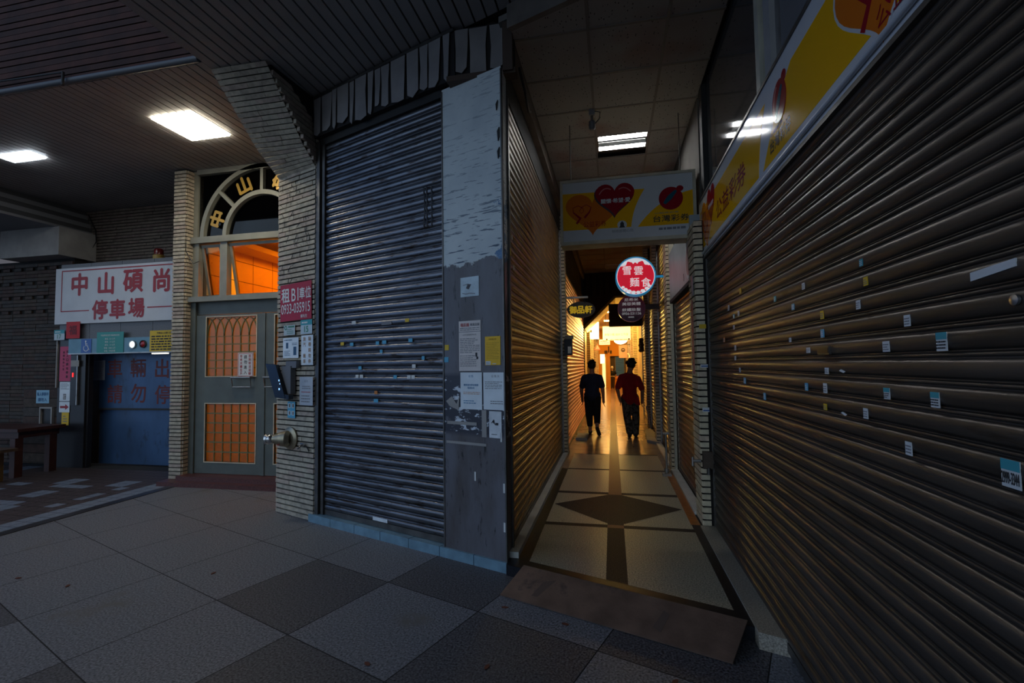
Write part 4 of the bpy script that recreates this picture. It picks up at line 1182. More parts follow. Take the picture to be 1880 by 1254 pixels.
def f_(t, f, w, h):
    g = MB().disc(f, -.01, h * .33, .014, .014, 0, .002).strip(f, [(-.012, h * .26), (-.004, h * .02), (.032, h * .01), (.05, -h * .26), (.066, -h * .24)], .013, 0, .002).strip(f, [(-.01, h * .15), (.028, h * .13)], .010, 0, .002)
    g.ring(f, -.002, -h * .16, .042, .053, 0, .002, math.radians(135), math.radians(345))
    pr(t, g, 'wheelchair_symbol', m_whitepaint)
notice('wheelchair_sign', HF, -8.335, 1.835, -8.13, 2.058, M('sign_blue', (.03, .12, .42), .4), 'square blue wheelchair sign on the header over the lift gate', 'sign', f_, c=.004)
def f_(t, f, w, h):
    g = MB().text('平面停車設備 車輛規格限制', f, 0, h * .34, .028, maxw=w * .9)
    pr(t, g, 'heading', m_whitepaint)
    for i, l in enumerate(('車長 : 5.3 公尺', '車寬 : 1.9 公尺', '車高 : 1.9 公尺', '車重 : 2000 公斤', '車種 : 中型房車')):
        pr(t, MB().text(l, f, 0, h * (.17 - i * .145), .030, maxw=w * .74), 'lettering', m_whitepaint)
notice('limits_board', HF, -8.02, 1.828, -7.495, 2.158, M('green_board', (.03, .30, .27), .45), 'green vehicle limits board on the header over the lift gate', 'sign', f_, c=.006)
def f_(t, f, w, h):
    g = MB().text('汽車出入注意 公告', f, 0, h * .38, .032, maxw=w * .8, bold=.02).lines(f, -w * .44, w * .44, -h * .46, h * .28, 6, th=.5, seed=44)
    pr(t, g, 'lettering', m_ink)
notice('warning_board', HF, -6.995, 1.832, -6.45, 2.155, m_yellow, 'yellow warning board with black print right of the two signal lights', 'sign', f_, c=.006)
t = thing('signal_lamp', 'lit white round signal lamp on the blue header', 'signal lamp', HF.p(-7.315, 1.89, 0))
part(MB().ring(HF, -7.315, 1.949, .05, .064, 0, .02), 'bezel', m_steel, t, smooth=40)
part(MB().lathe(HF.p(-7.315, 1.949, 0), HF.n, [(0, .052), (.012, .05), (.022, .032), (.026, 0)], 24), 'lens', M('white_signal', (.9, .9, .9), .3, emit=((.8, 1.0, .95), 2.2)), t, smooth=60)
t = thing('signal_lamp', 'unlit dark red round signal lamp right of the white one', 'signal lamp', HF.p(-7.115, 1.89, 0))
part(MB().ring(HF, -7.115, 1.952, .05, .06, 0, .02), 'bezel', m_dark, t, smooth=40)
part(MB().lathe(HF.p(-7.115, 1.952, 0), HF.n, [(0, .052), (.012, .05), (.022, .032), (.026, 0)], 24), 'lens', M('red_signal', (.35, .01, .01), .25), t, smooth=60)
solo(MB().box(SY, -7.02, -6.75, 1.795, 1.813, -.05, .0), 'tube_light', M('strip_glow', (.9, .9, .8), .4, emit=((1, .95, .8), 1.5)), 'short glowing strip light under the blue header', 'light')
def f_(t, f, w, h): pr(t, MB().text('福', f, 0, 0, h * .55, bold=.03), 'character', M('dark_red_ink', (.16, .005, .01), .6))
notice('fortune_paper', SY, -8.655, 2.075, -8.375, 2.345, M('red_paper', (.55, .012, .015), .6), 'square red fortune paper at the lower left of the car park sign', 'poster', f_, c=.052)
notice('number_plate', SY, -8.905, 2.055, -8.69, 2.22, MATS['plate_white'], 'house number plate 17 left of the red fortune paper', 'number plate', lambda t, f, w, h: plate(t, f, w, h, '17'), c=.05)
def f_(t, f, w, h): pr(t, MB().vtext('出入口請勿停車', f, w * .18, h * .35, .045, .068, bold=.02).vtext('違規拖吊公告', f, -w * .15, h * .33, .035, .055, bold=.02), 'lettering', m_ink)
notice('pink_banner', SY, -8.83, 1.385, -8.60, 1.950, M('pink_paper', (.62, .07, .16), .6), 'vertical pink notice with black characters on the lift column', 'notice', f_, c=.008)
def f_(t, f, w, h): pr(t, MB().lines(f, -w * .4, w * .4, h * .1, h * .44, 6, seed=51).box(f, -.03, .03, -h * .42, -h * .12, 0, .001, 0).lines(f, -.022, .022, -h * .38, -h * .16, 3, .002, 1, .5, 52), 'print', [m_ink2, m_white])
notice('paper_notice', SY, -8.815, 1.063, -8.60, 1.372, m_bluewhite, 'white printed notice between the pink banner and the arrow sign', 'notice', f_, c=.008)
def f_(t, f, w, h): pr(t, MB().prism(f, [(-w * .4, -.018), (w * .1, -.018), (w * .1, -.045), (w * .42, 0), (w * .1, .045), (w * .1, .018), (-w * .4, .018)], 0, .002), 'arrow', m_redpaint)
notice('arrow_sign', SY, -8.815, .882, -8.600, 1.052, m_bluewhite, 'white sign with a red arrow pointing right on the lift column', 'sign', f_, c=.008)
def f_(t, f, w, h): pr(t, MB().lines(f, -w * .3, w * .3, -h * .3, h * .3, 3, seed=55), 'print', m_ink2)
notice('yellow_tag', SY, -8.755, .675, -8.61, .880, m_yellow, 'plain yellow tag under the arrow sign', 'notice', f_, c=.008)
t = thing('call_panel', 'slim lift call panel with a glowing red light', 'call panel', SY.p(-8.50, 1.2, 0))
part(MB().box(SY, -8.57, -8.45, 1.0, 1.80, 0, .03), 'plate', m_stoned, t)
part(MB().box(SY, -8.565, -8.40, 1.62, 1.72, .03, .034), 'label', m_conc, t, 'pale label')
part(MB().box(SY, -8.53, -8.505, 1.45, 1.52, .03, .036), 'red_light', M('red_led', (.4, .01, .01), .3, emit=((1, .02, .02), 1.2)), t, 'lit red indicator')
part(MB().box(SY, -8.455, -8.43, 1.0, 1.80, .0, .03), 'side_strip', m_steel, t)
solo(MB().box(SY, -8.895, -8.872, 1.28, 2.05, -.02, .02), 'edge_strip', m_conc, 'pale vertical strip on the left edge of the lift column', 'trim')
t = thing('beacon', 'red and yellow warning beacon on the ledge over the car park sign', 'beacon', (-7.13, 6.28, 3.30))
part(MB().lathe((-7.13, 6.28, 3.30), (0, 0, 1), [(0, .08), (.09, .08), (.10, .07), (.101, 0)], 24), 'base', M('beacon_yellow', (.34, .22, .04), .5), t, smooth=40)
part(MB().lathe((-7.13, 6.28, 3.40), (0, 0, 1), [(0, .065), (.08, .065), (.10, .05), (.11, 0)], 24), 'dome', M('beacon_red', (.12, .01, .01), .25), t, 'red lens', smooth=40)
g = MB().tube([(-9.0, 6.58, 4.30), (-8.80, 6.56, 4.0), (-8.78, 6.56, 3.8), (-8.93, 6.5, 3.5), (-8.95, 6.45, 3.32)], .008, 6)
solo(g, 'cable', m_black, 'black cable hanging down the tan brick wall beside the beam end', 'cable', smooth=60)
QY = YF(6.245)
pan = MB().box(QY, -9.78, -8.90, .03, 1.255, -.02, 0, 3)
for i in range(8): pan.box(QY, -9.78, -8.90, .04 + i * .152, .04 + i * .152 + .142, 0, .02, i % 3)
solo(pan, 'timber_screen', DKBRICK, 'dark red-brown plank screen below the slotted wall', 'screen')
def f_(t, f, w, h): pr(t, MB().text('私人停車中', f, 0, h * .2, .06, maxw=w * .85, bold=.03).text('請勿入', f, 0, -h * .22, .06, maxw=w * .7, bold=.03), 'lettering', M('dark_blue_ink', (.03, .12, .28), .6))
notice('paper_notice', QY, -9.50, 1.015, -9.22, 1.235, SC['b'] if False else M('sky_paper', (.30, .55, .72), .6), 'sky-blue paper notice on the plank screen', 'notice', f_, c=.024)
t = thing('meter_box', 'small framed meter window on the plank screen', 'meter box', QY.p(-9.25, .62, .02))
part(MB().box(QY, -9.37, -9.10, .63, .655, .02, .06).box(QY, -9.37, -9.10, .93, .955, .02, .06).box(QY, -9.37, -9.345, .655, .93, .02, .06).box(QY, -9.125, -9.10, .655, .93, .02, .06), 'frame', m_conc, t)
part(MB().box(QY, -9.345, -9.125, .655, .93, .02, .03), 'window', m_stoned, t)
# table and bench at the far left
m_redwood = M('red_wood', (.055, .017, .010), .45, noise=(8, .3), stretch=(6, 1, 1))
m_paleply = M('worn_plank', (.10, .06, .035), .6, noise=(8, .3), stretch=(6, 1, 1))
t = thing('wooden_table', 'dark red wooden table at the far left by the slotted wall', 'table', (-9.3, 5.65, 0))
part(MB().wbox(-10.4, -8.50, 5.35, 5.98, .665, .71), 'table_top', m_redwood, t)
part(MB().wbox(-10.3, -8.56, 5.40, 5.93, .57, .665), 'apron', m_redwood, t)
for x, y in ((-8.62, 5.42), (-8.62, 5.86), (-10.25, 5.42), (-10.25, 5.86)):
    part(MB().wbox(x - .05, x + .05, y - .05, y + .05, 0, .57), 'leg', m_redwood, t)
t = thing('wooden_bench', 'low plank bench in front of the dark red table', 'bench', (-8.8, 5.1, 0))
part(MB().wbox(-9.9, -8.30, 5.0, 5.24, .425, .465), 'seat', m_paleply, t)
for x in (-8.52, -9.7):
    part(MB().wbox(x - .04, x + .04, 5.05, 5.19, 0, .425), 'leg', M('yellow_wood', (.12, .07, .02), .5), t)

# ------------------------------------------------------------------ ceiling lights
def troffer(rect, z, label, mat, cells, tubes=0, grp=None, deep=.10, axis='x'):
    x0, x1, y0, y1 = rect
    t = thing('ceiling_light', label, 'ceiling light', ((x0 + x1) / 2, (y0 + y1) / 2, z + .02), grp)
    f = Fr((0, 0, z), (1, 0, 0), (0, 1, 0))
    e = .015
    g = MB().box(f, x0, x1, y0, y0 + e, 0, deep).box(f, x0, x1, y1 - e, y1, 0, deep).box(f, x0, x0 + e, y0 + e, y1 - e, 0, deep).box(f, x1 - e, x1, y0 + e, y1 - e, 0, deep).box(f, x0, x1, y0, y1, deep - .01, deep)
    part(g, 'housing', M('dull_reflector', (.03, .03, .03), .5, .3) if tubes else M('white_enamel', (.8, .8, .78), .4), t)
    if tubes:
        for i in range(tubes):
            yy = y0 + (y1 - y0) * (.20 + .60 * i)
            o = part(MB().tube([(x0 + .03, yy, z + .03), (x1 - .03, yy, z + .03)], .019, 12), 'tube', mat, t, smooth=60)
            part(MB().box(f, x0 + e, x1 - e, yy - .05, yy + .05, .055, .06), 'reflector', MATS['white_enamel'] if 'white_enamel' in MATS else M('white_enamel', (.8, .8, .78), .4), t)
            g = MB()
            for s in (-1, 1): g.box(f, x0 + e, x1 - e, yy + s * .055 - .004, yy + s * .055 + .004, .002, .05)
            for k in range(1, 4): g.box(f, x0 + (x1 - x0) * k / 4 - .003, x0 + (x1 - x0) * k / 4 + .003, yy - .051, yy + .051, .002, .02)
            part(g, 'louvre', m_steel, o)
    else:
        part(MB().box(f, x0 + e, x1 - e, y0 + e, y1 - e, -.022, .034), 'diffuser', mat, t)
        g = MB()
        nx, ny = cells
        for k in range(1, nx): g.box(f, x0 + (x1 - x0) * k / nx - .003, x0 + (x1 - x0) * k / nx + .003, y0 + e, y1 - e, -.026, -.022)
        for k in range(1, ny): g.box(f, x0 + e, x1 - e, y0 + (y1 - y0) * k / ny - .003, y0 + (y1 - y0) * k / ny + .003, -.026, -.022)
        part(g, 'louvre', mat, t)
    return t
m_l1 = M('lamp_warm_white', (.9, .9, .85), .5, emit=((1.0, .90, .70), L_LAMP))
m_l2 = M('lamp_cool_white', (.9, .9, .9), .5, emit=((.80, .90, 1.0), L_LAMP2))
m_l3 = M('tube_white', (.9, .9, .9), .5, emit=((.95, .98, 1.0), L_TUBE))
troffer(LA, SZ, 'square bright louvred ceiling light nearest the lobby door', m_l1, (6, 6))
troffer(LB, SZ, 'smaller bright ceiling light at the far left of the recess', m_l2, (4, 2), deep=.06)
troffer(LC, CZ, 'two-tube ceiling light in the alley above the lottery sign', m_l3, None, 2)
m_off = M('unlit_tube', (.5, .5, .48), .5)
troffer((-.12, .47, 12.9, 13.35), CZ - .02, 'unlit ceiling light deep in the alley over the yellow portal', m_off, (4, 3))

# ------------------------------------------------------------------ ramp board
m_ramp = M('rusty_plate', (.17, .105, .075), .6, .2, noise=(6, .3), bump=(60, .2), dirt=(3, .6, (.06, .045, .04)))
ud = (FN + Vector((0, 0, (.098 - .006) / .29))).normalized()
rf = Fr(FN * 2.715 + Vector((0, 0, .004)), FD, ud)
rp = thing('ramp_board', 'worn brown ramp plate leaning on the alley step', 'ramp', FN * 2.85 + FD * -1.1)
part(MB().prism(rf, [(-1.83, 0), (-.40, .0), (-.36, .305), (-1.815, .305)], 0, .010), 'plate', m_ramp, rp)
for pts in ([(-1.62, .06), (-1.58, .06), (-1.52, .24), (-1.60, .20)], [(-.83, .08), (-.78, .06), (-.76, .2), (-.80, .22)]):
    part(MB().prism(rf, pts, .0101, .011), 'stain', M('dark_stain', (.10, .065, .05), .7), rp)
g = MB()
for (t, d), k in zip(((-1.72, 2.60), (-1.47, 2.05), (-2.02, 1.75), (-.62, 2.43), (-4.6, 1.25), (-5.1, 1.1), (-3.9, 1.9), (-1.30, 2.62)), range(8)):
    c = FD * t + FN * d
    an = k * 1.3
    f = Fr((c.x, c.y, .002), (math.cos(an), math.sin(an), 0), (-math.sin(an), math.cos(an), 0))
    lf = MB().prism(f, [(-.022, 0), (-.01, .010), (.008, .012), (.026, .001), (.008, -.011), (-.012, -.009)], .001, .004)
    where = ('left corner of the ramp board', 'middle of the foreground tiles', 'lower middle, right of a tile joint', 'right foreground below the ramp', 'left foreground', 'far left foreground', 'grey tile left of the dark tile', 'front edge of the ramp board')[k]
    solo(lf, 'dry_leaf', M('dry_leaf', (.16, .05, .025), .8), 'small dry brown leaf on the pavement near the %s' % where, 'leaf', 'fallen leaves on the pavement')

# ------------------------------------------------------------------ lottery signs
def heart(cx, cy, w, h, n=48):
    pts = []
    for i in range(n):
        t = 2 * PI * i / n
        x = 16 * math.sin(t) ** 3
        y = 13 * math.cos(t) - 5 * math.cos(2 * t) - 2 * math.cos(3 * t) - math.cos(4 * t)
        pts.append((cx + x / 32 * w, cy + (y + 2.5) / 29 * h))
    return pts[::-1]
def ribbon(g, f, cx, cy, s, c, mi):
    g.strip(f, [(cx - .28 * s, cy - .55 * s), (cx - .1 * s, cy - .3 * s), (cx - .42 * s, cy - .0 * s), (cx - .45 * s, cy + .22 * s), (cx - .2 * s, cy + .32 * s), (cx + .02 * s, cy + .2 * s), (cx + .08 * s, cy + .02 * s), (cx - .06 * s, cy - .06 * s), (cx - .14 * s, cy + .06 * s), (cx - .02 * s, cy + .24 * s), (cx + .2 * s, cy + .34 * s), (cx + .42 * s, cy + .2 * s), (cx + .34 * s, cy - .02 * s), (cx + .1 * s, cy - .28 * s)], [.11 * s, .13 * s, .05 * s, .03 * s, .03 * s, .03 * s, .025 * s, .02 * s, .025 * s, .03 * s, .03 * s, .035 * s, .07 * s, .11 * s], c, c + .001, mi)
m_panel = M('sign_panel_white', (.68, .67, .67), .10, spec=.3, noise=(3, .05))
m_lyel = M('lottery_yellow', (.95, .47, .006), .10, spec=.3)
m_lor = M('lottery_orange', (.72, .17, .012), .10, spec=.3)
m_lred = M('lottery_red', (.34, .008, .02), .14, spec=.3)
m_ldk = M('lottery_dark', (.05, .005, .01), .3)
m_lteal = M('lottery_teal', (.008, .10, .14), .15)
m_lhi = M('lottery_highlight', (.62, .18, .18), .2)
def curve_pts(p0, p1, p2, n=10):
    return [((1 - t) ** 2 * p0[0] + 2 * t * (1 - t) * p1[0] + t * t * p2[0], (1 - t) ** 2 * p0[1] + 2 * t * (1 - t) * p1[1] + t * t * p2[1]) for t in [i / n for i in range(n + 1)]]

XS = thing('lottery_sign', 'white and yellow lottery light box hung across the alley with two hearts', 'sign', (.18, 5.1, 2.78))
f = YF(5.0)
x0, x1, z0, z1 = -.50, .868, 2.802, 3.498
part(MB().box(f, x0 + .02, x1 - .02, z0 + .02, z1 - .02, -.20, -.004), 'panel', m_panel, XS)
part(MB().box(f, x0, x1, z0, z0 + .036, -.22, .01).box(f, x0, x1, z1 - .026, z1, -.22, .01).box(f, x0, x0 + .026, z0 + .036, z1 - .026, -.22, .01).box(f, x1 - .03, x1, z0 + .036, z1 - .026, -.22, .01), 'frame', m_creamtrim, XS)
g = MB()
g.prism(f, [(-.474, 2.962), (.228, 2.957)] + curve_pts((.228, 2.957), (.245, 3.16), (.37, 3.345)) + [(-.474, 3.357)], -.004, -.003)
g.prism(f, [(.293, 2.952), (.838, 2.952), (.838, 3.296)] + curve_pts((.838, 3.296), (.50, 3.24), (.293, 2.952))[1:-1], -.004, -.003)
part(g, 'yellow_field', m_lyel, XS)
part(MB().prism(f, heart(-.165, 3.115, .56, .45), -.003, -.002), 'orange_heart', m_lor, XS)
g = MB(); ribbon(g, f, -.27, 3.15, .22, -.002, 0); g.text('公益彩券', f, -.142, 3.014, .062, -.001, w=.235)
part(g, 'ribbon_and_lettering', m_lred, XS)
part(MB().prism(f, heart(.06, 3.235, .41, .36), -.002, -.001), 'heart_shadow', m_ldk, XS)
part(MB().prism(f, heart(.068, 3.25, .40, .35), -.001, .0005), 'red_heart', m_lred, XS)
part(MB().strip(f, curve_pts((-.09, 3.32), (-.04, 3.41), (.03, 3.365)), .012, .0006, .001).strip(f, curve_pts((.11, 3.36), (.17, 3.40), (.23, 3.33)), .010, .0006, .001), 'heart_gloss', m_lhi, XS)
part(MB().text('關懷·希望·愛', f, .075, 3.245, .048, .0012, w=.295, bold=.03), 'lettering', m_whitepaint, XS)
part(MB().disc(f, .625, 3.222, .118, .118, -.003, -.001, 0).disc(f, .715, 3.318, .035, .03, -.003, -.0015, 0), 'red_ball', m_lred, XS)
part(MB().strip(f, curve_pts((.56, 3.17), (.62, 3.24), (.68, 3.30)), [.03, .035, .04, .045, .05, .05, .045, .04, .035, .03, .02], -.001, .0), 'teal_stroke', m_lteal, XS)
part(MB().text('台灣彩券', f, .622, 3.02, .068, -.002, w=.35, bold=.02), 'lettering', m_ink, XS)
g = MB().text('公關獎彩券', f, .58, 3.078, .018, -.002, w=.24)
g.text('財政部關心您', f, .14, 2.922, .03, -.002, w=.215).lines(f, .50, .76, 2.90, 2.93, 1, -.002, seed=60, th=.8)
part(g, 'small_print', m_ink2, XS)
part(MB().disc(f, .136, 2.985, .048, .045, -.003, -.0022), 'emblem_disc', m_panel, XS)
part(MB().prism(f, [(.105, 2.955), (.167, 2.955), (.155, 2.975), (.155, 3.0), (.136, 3.025), (.117, 3.0), (.117, 2.975)], -.002, -.0012), 'bell_emblem', m_ink, XS)
g = MB()
for x in (-.40, .75): g.tube([(x, 5.2, z1), (x, 5.2, CZ)], .005)
part(g, 'hanger', m_dark, XS)
g = MB().wbox(.58, .66, 5.45, 5.6, 3.3, 3.7)

RS = thing('lottery_sign', 'long yellow and white lottery light box over the big right shutter', 'sign', (.92, 2.6, 2.51))
f = RX(.85)
sz0, sz1 = 2.512, 3.052
part(MB().box(f, -4.765, .9, sz0, sz1, -.15, 0), 'panel', m_panel, RS)
part(MB().box(f, -4.765, .9, sz1, sz1 + .018, -.15, .008).box(f, -4.765, .9, sz0 - .02, sz0, -.15, .008), 'frame', m_rail, RS)
part(MB().tube([(.84, 4.76, sz0 + .035), (.84, -.9, sz0 + .035)], .012, 8), 'edge_moulding', M('pale_edge', (.55, .56, .58), .4), RS, smooth=50)
def A(y, z): return (-y, z)
YT, YB = 2.955, 2.602
g = MB()
g.prism(f, [A(4.74, YB), A(2.915, YB)] + curve_pts(A(2.915, YB), A(2.90, 2.78), A(2.765, YT)) + [A(4.74, YT)], 0, .001)
g.prism(f, [A(2.835, YB), A(.6, YB), A(.6, YT)] + curve_pts(A(2.38, YT), A(2.62, 2.84), A(2.835, YB))[:-1], 0, .001)
part(g, 'yellow_field', m_lyel, RS)
for yc, nm in ((4.42, 0), (1.64, 1)):
    part(MB().prism(f, heart(-yc, 2.76, .62 if nm else .50, .50), .0005, .0012), 'heart_outline', m_panel, RS)
    part(MB().prism(f, heart(-yc, 2.765, .59 if nm else .47, .465), .0012, .002), 'orange_heart', m_lor, RS)
    g = MB(); ribbon(g, f, -yc - .03, 2.81, .30, .002, 0)
    if nm: g.text('公益彩券', f, -1.49, 2.625, .075, .003, w=.36)
    part(g, 'ribbon', m_lred, RS)
part(MB().prism(f, heart(-4.22, 2.87, .30, .33), .002, .003), 'red_heart', m_lred, RS)
part(MB().text('關懷希望愛', f, -4.22, 2.88, .04, .0035, w=.2), 'lettering', m_whitepaint, RS)
part(MB().text('公益彩券', f, -3.60, 2.755, .15, .002, w=.85, bold=.015), 'lettering', m_lred, RS)
part(MB().disc(f, -2.545, 2.85, .097, .104, .001, .004).disc(f, -2.475, 2.94, .03, .028, .001, .0035), 'red_ball', m_lred, RS)
part(MB().strip(f, curve_pts(A(2.60, 2.78), A(2.55, 2.85), A(2.50, 2.91)), [.03, .033, .036, .04, .044, .046, .044, .04, .035, .03, .02], .004, .005), 'teal_stroke', m_lteal, RS)
part(MB().strip(f, curve_pts(A(2.62, 2.84), A(2.61, 2.91), A(2.57, 2.935)), .012, .004, .0045), 'ball_gloss', m_lhi, RS)
part(MB().text('台灣彩券', f, -2.555, 2.678, .075, .002, w=.30, bold=.02), 'lettering', M('gloss_black_ink', (.015, .015, .018), .12, spec=.3), RS)
part(MB().text('公益獎券', f, -2.60, 2.735, .02, .002, w=.18).lines(f, -2.70, -2.42, 2.55, 2.575, 1, .002, seed=61, th=.8), 'small_print', m_ink2, RS)

# glazing above the long sign
WX = RX(.93)
w2 = thing('window_2', 'dark glossy glazing with a pale mullion above the long lottery sign', 'window', (.95, 2.9, 3.06), kind='structure')
m_pane = M('smoked_panel', (.055, .057, .06), .06, spec=.7)
m_pane2 = M('film_panel', (.20, .20, .205), .15)
part(MB().box(WX, -4.70, -3.05, 3.07, 4.28, -.02, 0), 'pane', m_pane, w2)
part(MB().box(WX, -2.72, .6, 3.07, 4.28, -.02, 0), 'pane', m_pane2, w2)
g = MB().box(WX, -3.05, -2.98, 3.07, 4.28, -.03, .035)
part(g, 'mullion', m_railc, w2)
part(MB().box(WX, -2.98, -2.90, 3.07, 4.28, -.03, .0), 'mullion', m_steel, w2)
part(MB().box(WX, -2.90, -2.80, 3.07, 4.28, -.03, .03), 'mullion', m_conc, w2)
part(MB().box(WX, -2.80, -2.72, 3.07, 4.28, -.03, .0), 'mullion', m_steel, w2)
part(MB().box(WX, -4.82, -4.70, 3.07, 4.30, -.03, .04).box(WX, -4.82, .6, 4.28, 4.36, -.03, .04), 'frame', m_dark, w2)
g = MB()
for a in (-2.30, -1.9, -1.5): g.box(WX, a - .003, a + .003, 3.07, 4.28, 0, .001)
part(g, 'joint', m_dark, w2)

# grey shop sign above the second right shutter
t = thing('shop_sign', 'pale grey shop sign with a faded pink disc over the second right shutter', 'sign', (.83, 5.8, 2.39))
f = RX(.79)
part(MB().box(f, -6.72, -4.95, 2.385, 3.02, -.10, 0), 'panel', M('faded_sign', (.42, .46, .48), .4, noise=(3, .12), dirt=(6, .66, (.25, .27, .28))), t)
part(MB().ring(f, -5.12, 2.60, .155, .19, 0, .002), 'halo', M('pale_halo', (.60, .66, .68), .5), t)
part(MB().disc(f, -5.12, 2.60, .155, .155, 0, .002), 'pink_disc', M('faded_pink', (.48, .33, .31), .5), t)
part(MB().box(f, -6.72, -4.95, 2.345, 2.385, -.10, .005), 'lower_edge', m_dark, t)
part(MB().strip(f, [(-5.45, 2.44), (-5.44, 2.47), (-5.46, 2.52)], .012, 0, .002), 'tape', m_ink, t)
part(MB().box(RX(.80), -6.86, -6.76, 2.9, 4.1, -.06, .0), 'cream_post', m_railc, t)
# pink strip and little labels on the first pilaster
t = thing('pink_strip_notice', 'long pink paper strip with brush writing on the nearest right pilaster', 'notice', (.765, 4.78, 1.5))
f = RX(.759)
part(MB().prism(f, [(-4.83, 1.44), (-4.72, 1.44), (-4.72, 2.13), (-4.80, 2.15), (-4.83, 2.0)], 0, .002), 'sheet', M('salmon_paper', (.55, .22, .22), .7, noise=(14, .2)), t)
part(MB().vtext('恭賀新喜大吉', f, -4.775, 2.06, .06, .1, .003, bold=.02), 'lettering', m_redink, t)
pf = YF(4.590)
for x0_, x1_, b0, b1, k, lab in ((.785, .845, 1.855, 1.895, 'y', 'orange-yellow label on the front of the nearest right pilaster'), (.785, .85, 1.50, 1.53, 'w', 'white and blue label below the orange-yellow one on the nearest right pilaster'), (.79, .85, 1.10, 1.14, 'w', 'lower white label with a blue band on the nearest right pilaster')):
    t = thing('sticker', lab, 'sticker', (.815, 4.59, b0))
    part(MB().box(pf, x0_, x1_, b0, b1, 0, .002), 'label', SC[k], t)
    if k == 'w': part(MB().box(pf, x0_ + .008, x1_, b0 + .008, b0 + .018, .002, .003), 'blue_band', M('deep_blue', (.01, .10, .40), .5), t)
solo(MB().box(RX(.759), -4.74, -4.66, 2.17, 2.36, 0, .006), 'sticker', M('plate_grey', (.25, .25, .26), .4), 'small grey plate high on the side of the nearest right pilaster', 'sticker')
t = thing('shutter_lock', 'rusty lock box with a handle at the foot of the nearest right pilaster', 'lock', (.80, 4.58, .62))
part(MB().box(YF(4.588), .775, .86, .60, .75, 0, .05), 'box', M('rusty_box', (.10, .07, .05), .7, .3, noise=(9, .3)), t)
part(MB().tube([(.76, 4.57, .665), (.69, 4.57, .665)], .016, 12).tube([(.69, 4.57, .70), (.69, 4.57, .62)], .012, 8), 'handle', m_steel, t, smooth=50)
part(MB().tube([(.82, 4.545, .61), (.82, 4.545, .55)], .018, 10), 'bolt', m_rail, t, smooth=50)
t = thing('valve_post', 'thin steel post with a flat top in front of the second right pilaster', 'post', (.66, 6.55, AZ))
part(MB().tube([(.665, 6.55, AZ), (.665, 6.55, .62)], .014, 12), 'post', m_steel, t, smooth=50)
part(MB().wbox(.625, .705, 6.51, 6.59, .62, .64), 'flat_top', m_steel, t)
part(MB().wbox(.61, .72, 6.49, 6.61, AZ, AZ + .03), 'base_plate', m_conc, t)
part(MB().lathe((.665, 6.55, .13), (0, 0, 1), [(0, .03), (.04, .03), (.045, .02)], 14), 'collar', m_steel, t, smooth=40)
# hanging detector on the alley ceiling
t = thing('ceiling_detector', 'small grey detector hanging on its wire from the alley ceiling', 'detector', (-.142, 4.94, 4.0))
part(MB().wbox(-.175, -.115, 4.90, 4.97, 4.14, 4.20), 'mount', m_conc, t)
part(MB().tube([(-.145, 4.935, 4.14), (-.145, 4.935, 4.08)], .012), 'stem', m_steel, t)
part(MB().lathe((-.145, 4.935, 4.09), (0, 0, -1), [(0, .02), (.01, .034), (.08, .034), (.10, .02), (.101, 0)], 14), 'head', MATS['grey_plastic'], t, smooth=40)
part(MB().tube([(-.115, 4.935, 4.19), (-.06, 4.93, 4.17), (-.07, 4.93, 4.10), (-.12, 4.935, 4.05)], .006, 6), 'wire', m_black, t, smooth=60)
g = MB().tube([(-.72, 3.9, 4.1), (-.70, 4.05, 3.98), (-.71, 4.3, 3.92), (-.72, 4.45, 4.0)], .012, 8)
solo(g, 'cable', m_black, 'loose black cable at the top left corner of the alley mouth', 'cable', smooth=60)

# ------------------------------------------------------------------ projecting alley signs
t = thing('round_sign', 'round red lit noodle shop sign with blue rim on a blue bracket', 'sign', (.376, 7.4, 2.5))
f = YF(7.32)
m_rimb = M('sky_blue_glow', (.02, .30, .60), .35, emit=((.03, .38, .75), .22))  # blue rim and bracket metal given a faint glow of its own
part(MB().ring(f, .376, 2.853, .278, .296, -.15, .012, n=56), 'rim', m_rimb, t, smooth=35)
fc = part(MB().disc(f, .376, 2.853, .279, .279, -.14, -.004, n=56), 'lit_face', M('lit_red', (.6, .01, .03), .4, emit=((.62, .0, .022), .55)), t)
m_lw = M('lit_white', (.85, .85, .85), .4, emit=((.80, .82, .86), .5))
g = MB().ring(f, .376, 2.853, .268, .279, -.003, -.002, n=56)
top = []
for i in range(25):
    an = math.radians(38 + i * 104 / 24)
    top.append((.376 + .268 * math.cos(an), 2.853 + .268 * math.sin(an)))
lo = []
for i in range(25):
    an = math.radians(142 - i * 104 / 24)
    r_ = .236 + .016 * math.cos(i * 1.05) - (.04 if 10 <= i <= 14 else 0)
    lo.append((  .376 + r_ * math.cos(an), 2.853 + r_ * math.sin(an)))
g.prism(f, top + lo, -.003, -.002)
for an, r_ in ((232, .05), (246, .06), (262, .055), (278, .05), (294, .055), (310, .05), (220, .04), (322, .04)):
    an = math.radians(an)
    g.disc(f, .376 + .245 * math.cos(an), 2.853 + .245 * math.sin(an), r_ * .62, r_ * .45, -.003, -.002, n=20)
part(g, 'cloud_border', m_lw, fc)
g = MB()
for ch, x, z, h in (('雪', .253, 2.944, .13), ('雲', .421, 2.935, .13), ('麵', .359, 2.765, .135), ('食', .525, 2.757, .135)):
    g.text(ch, f, x, z, h, .0, bold=.008)
part(g, 'lettering', m_lw, fc)
part(MB().tube([(.66, 7.38, 2.842), (.838, 7.38, 2.842)], .018, 12), 'bracket_arm', m_rimb, t, smooth=50)
part(MB().wbox(.825, .85, 7.34, 7.42, 2.75, 2.935), 'bracket_plate', m_rimb, t)

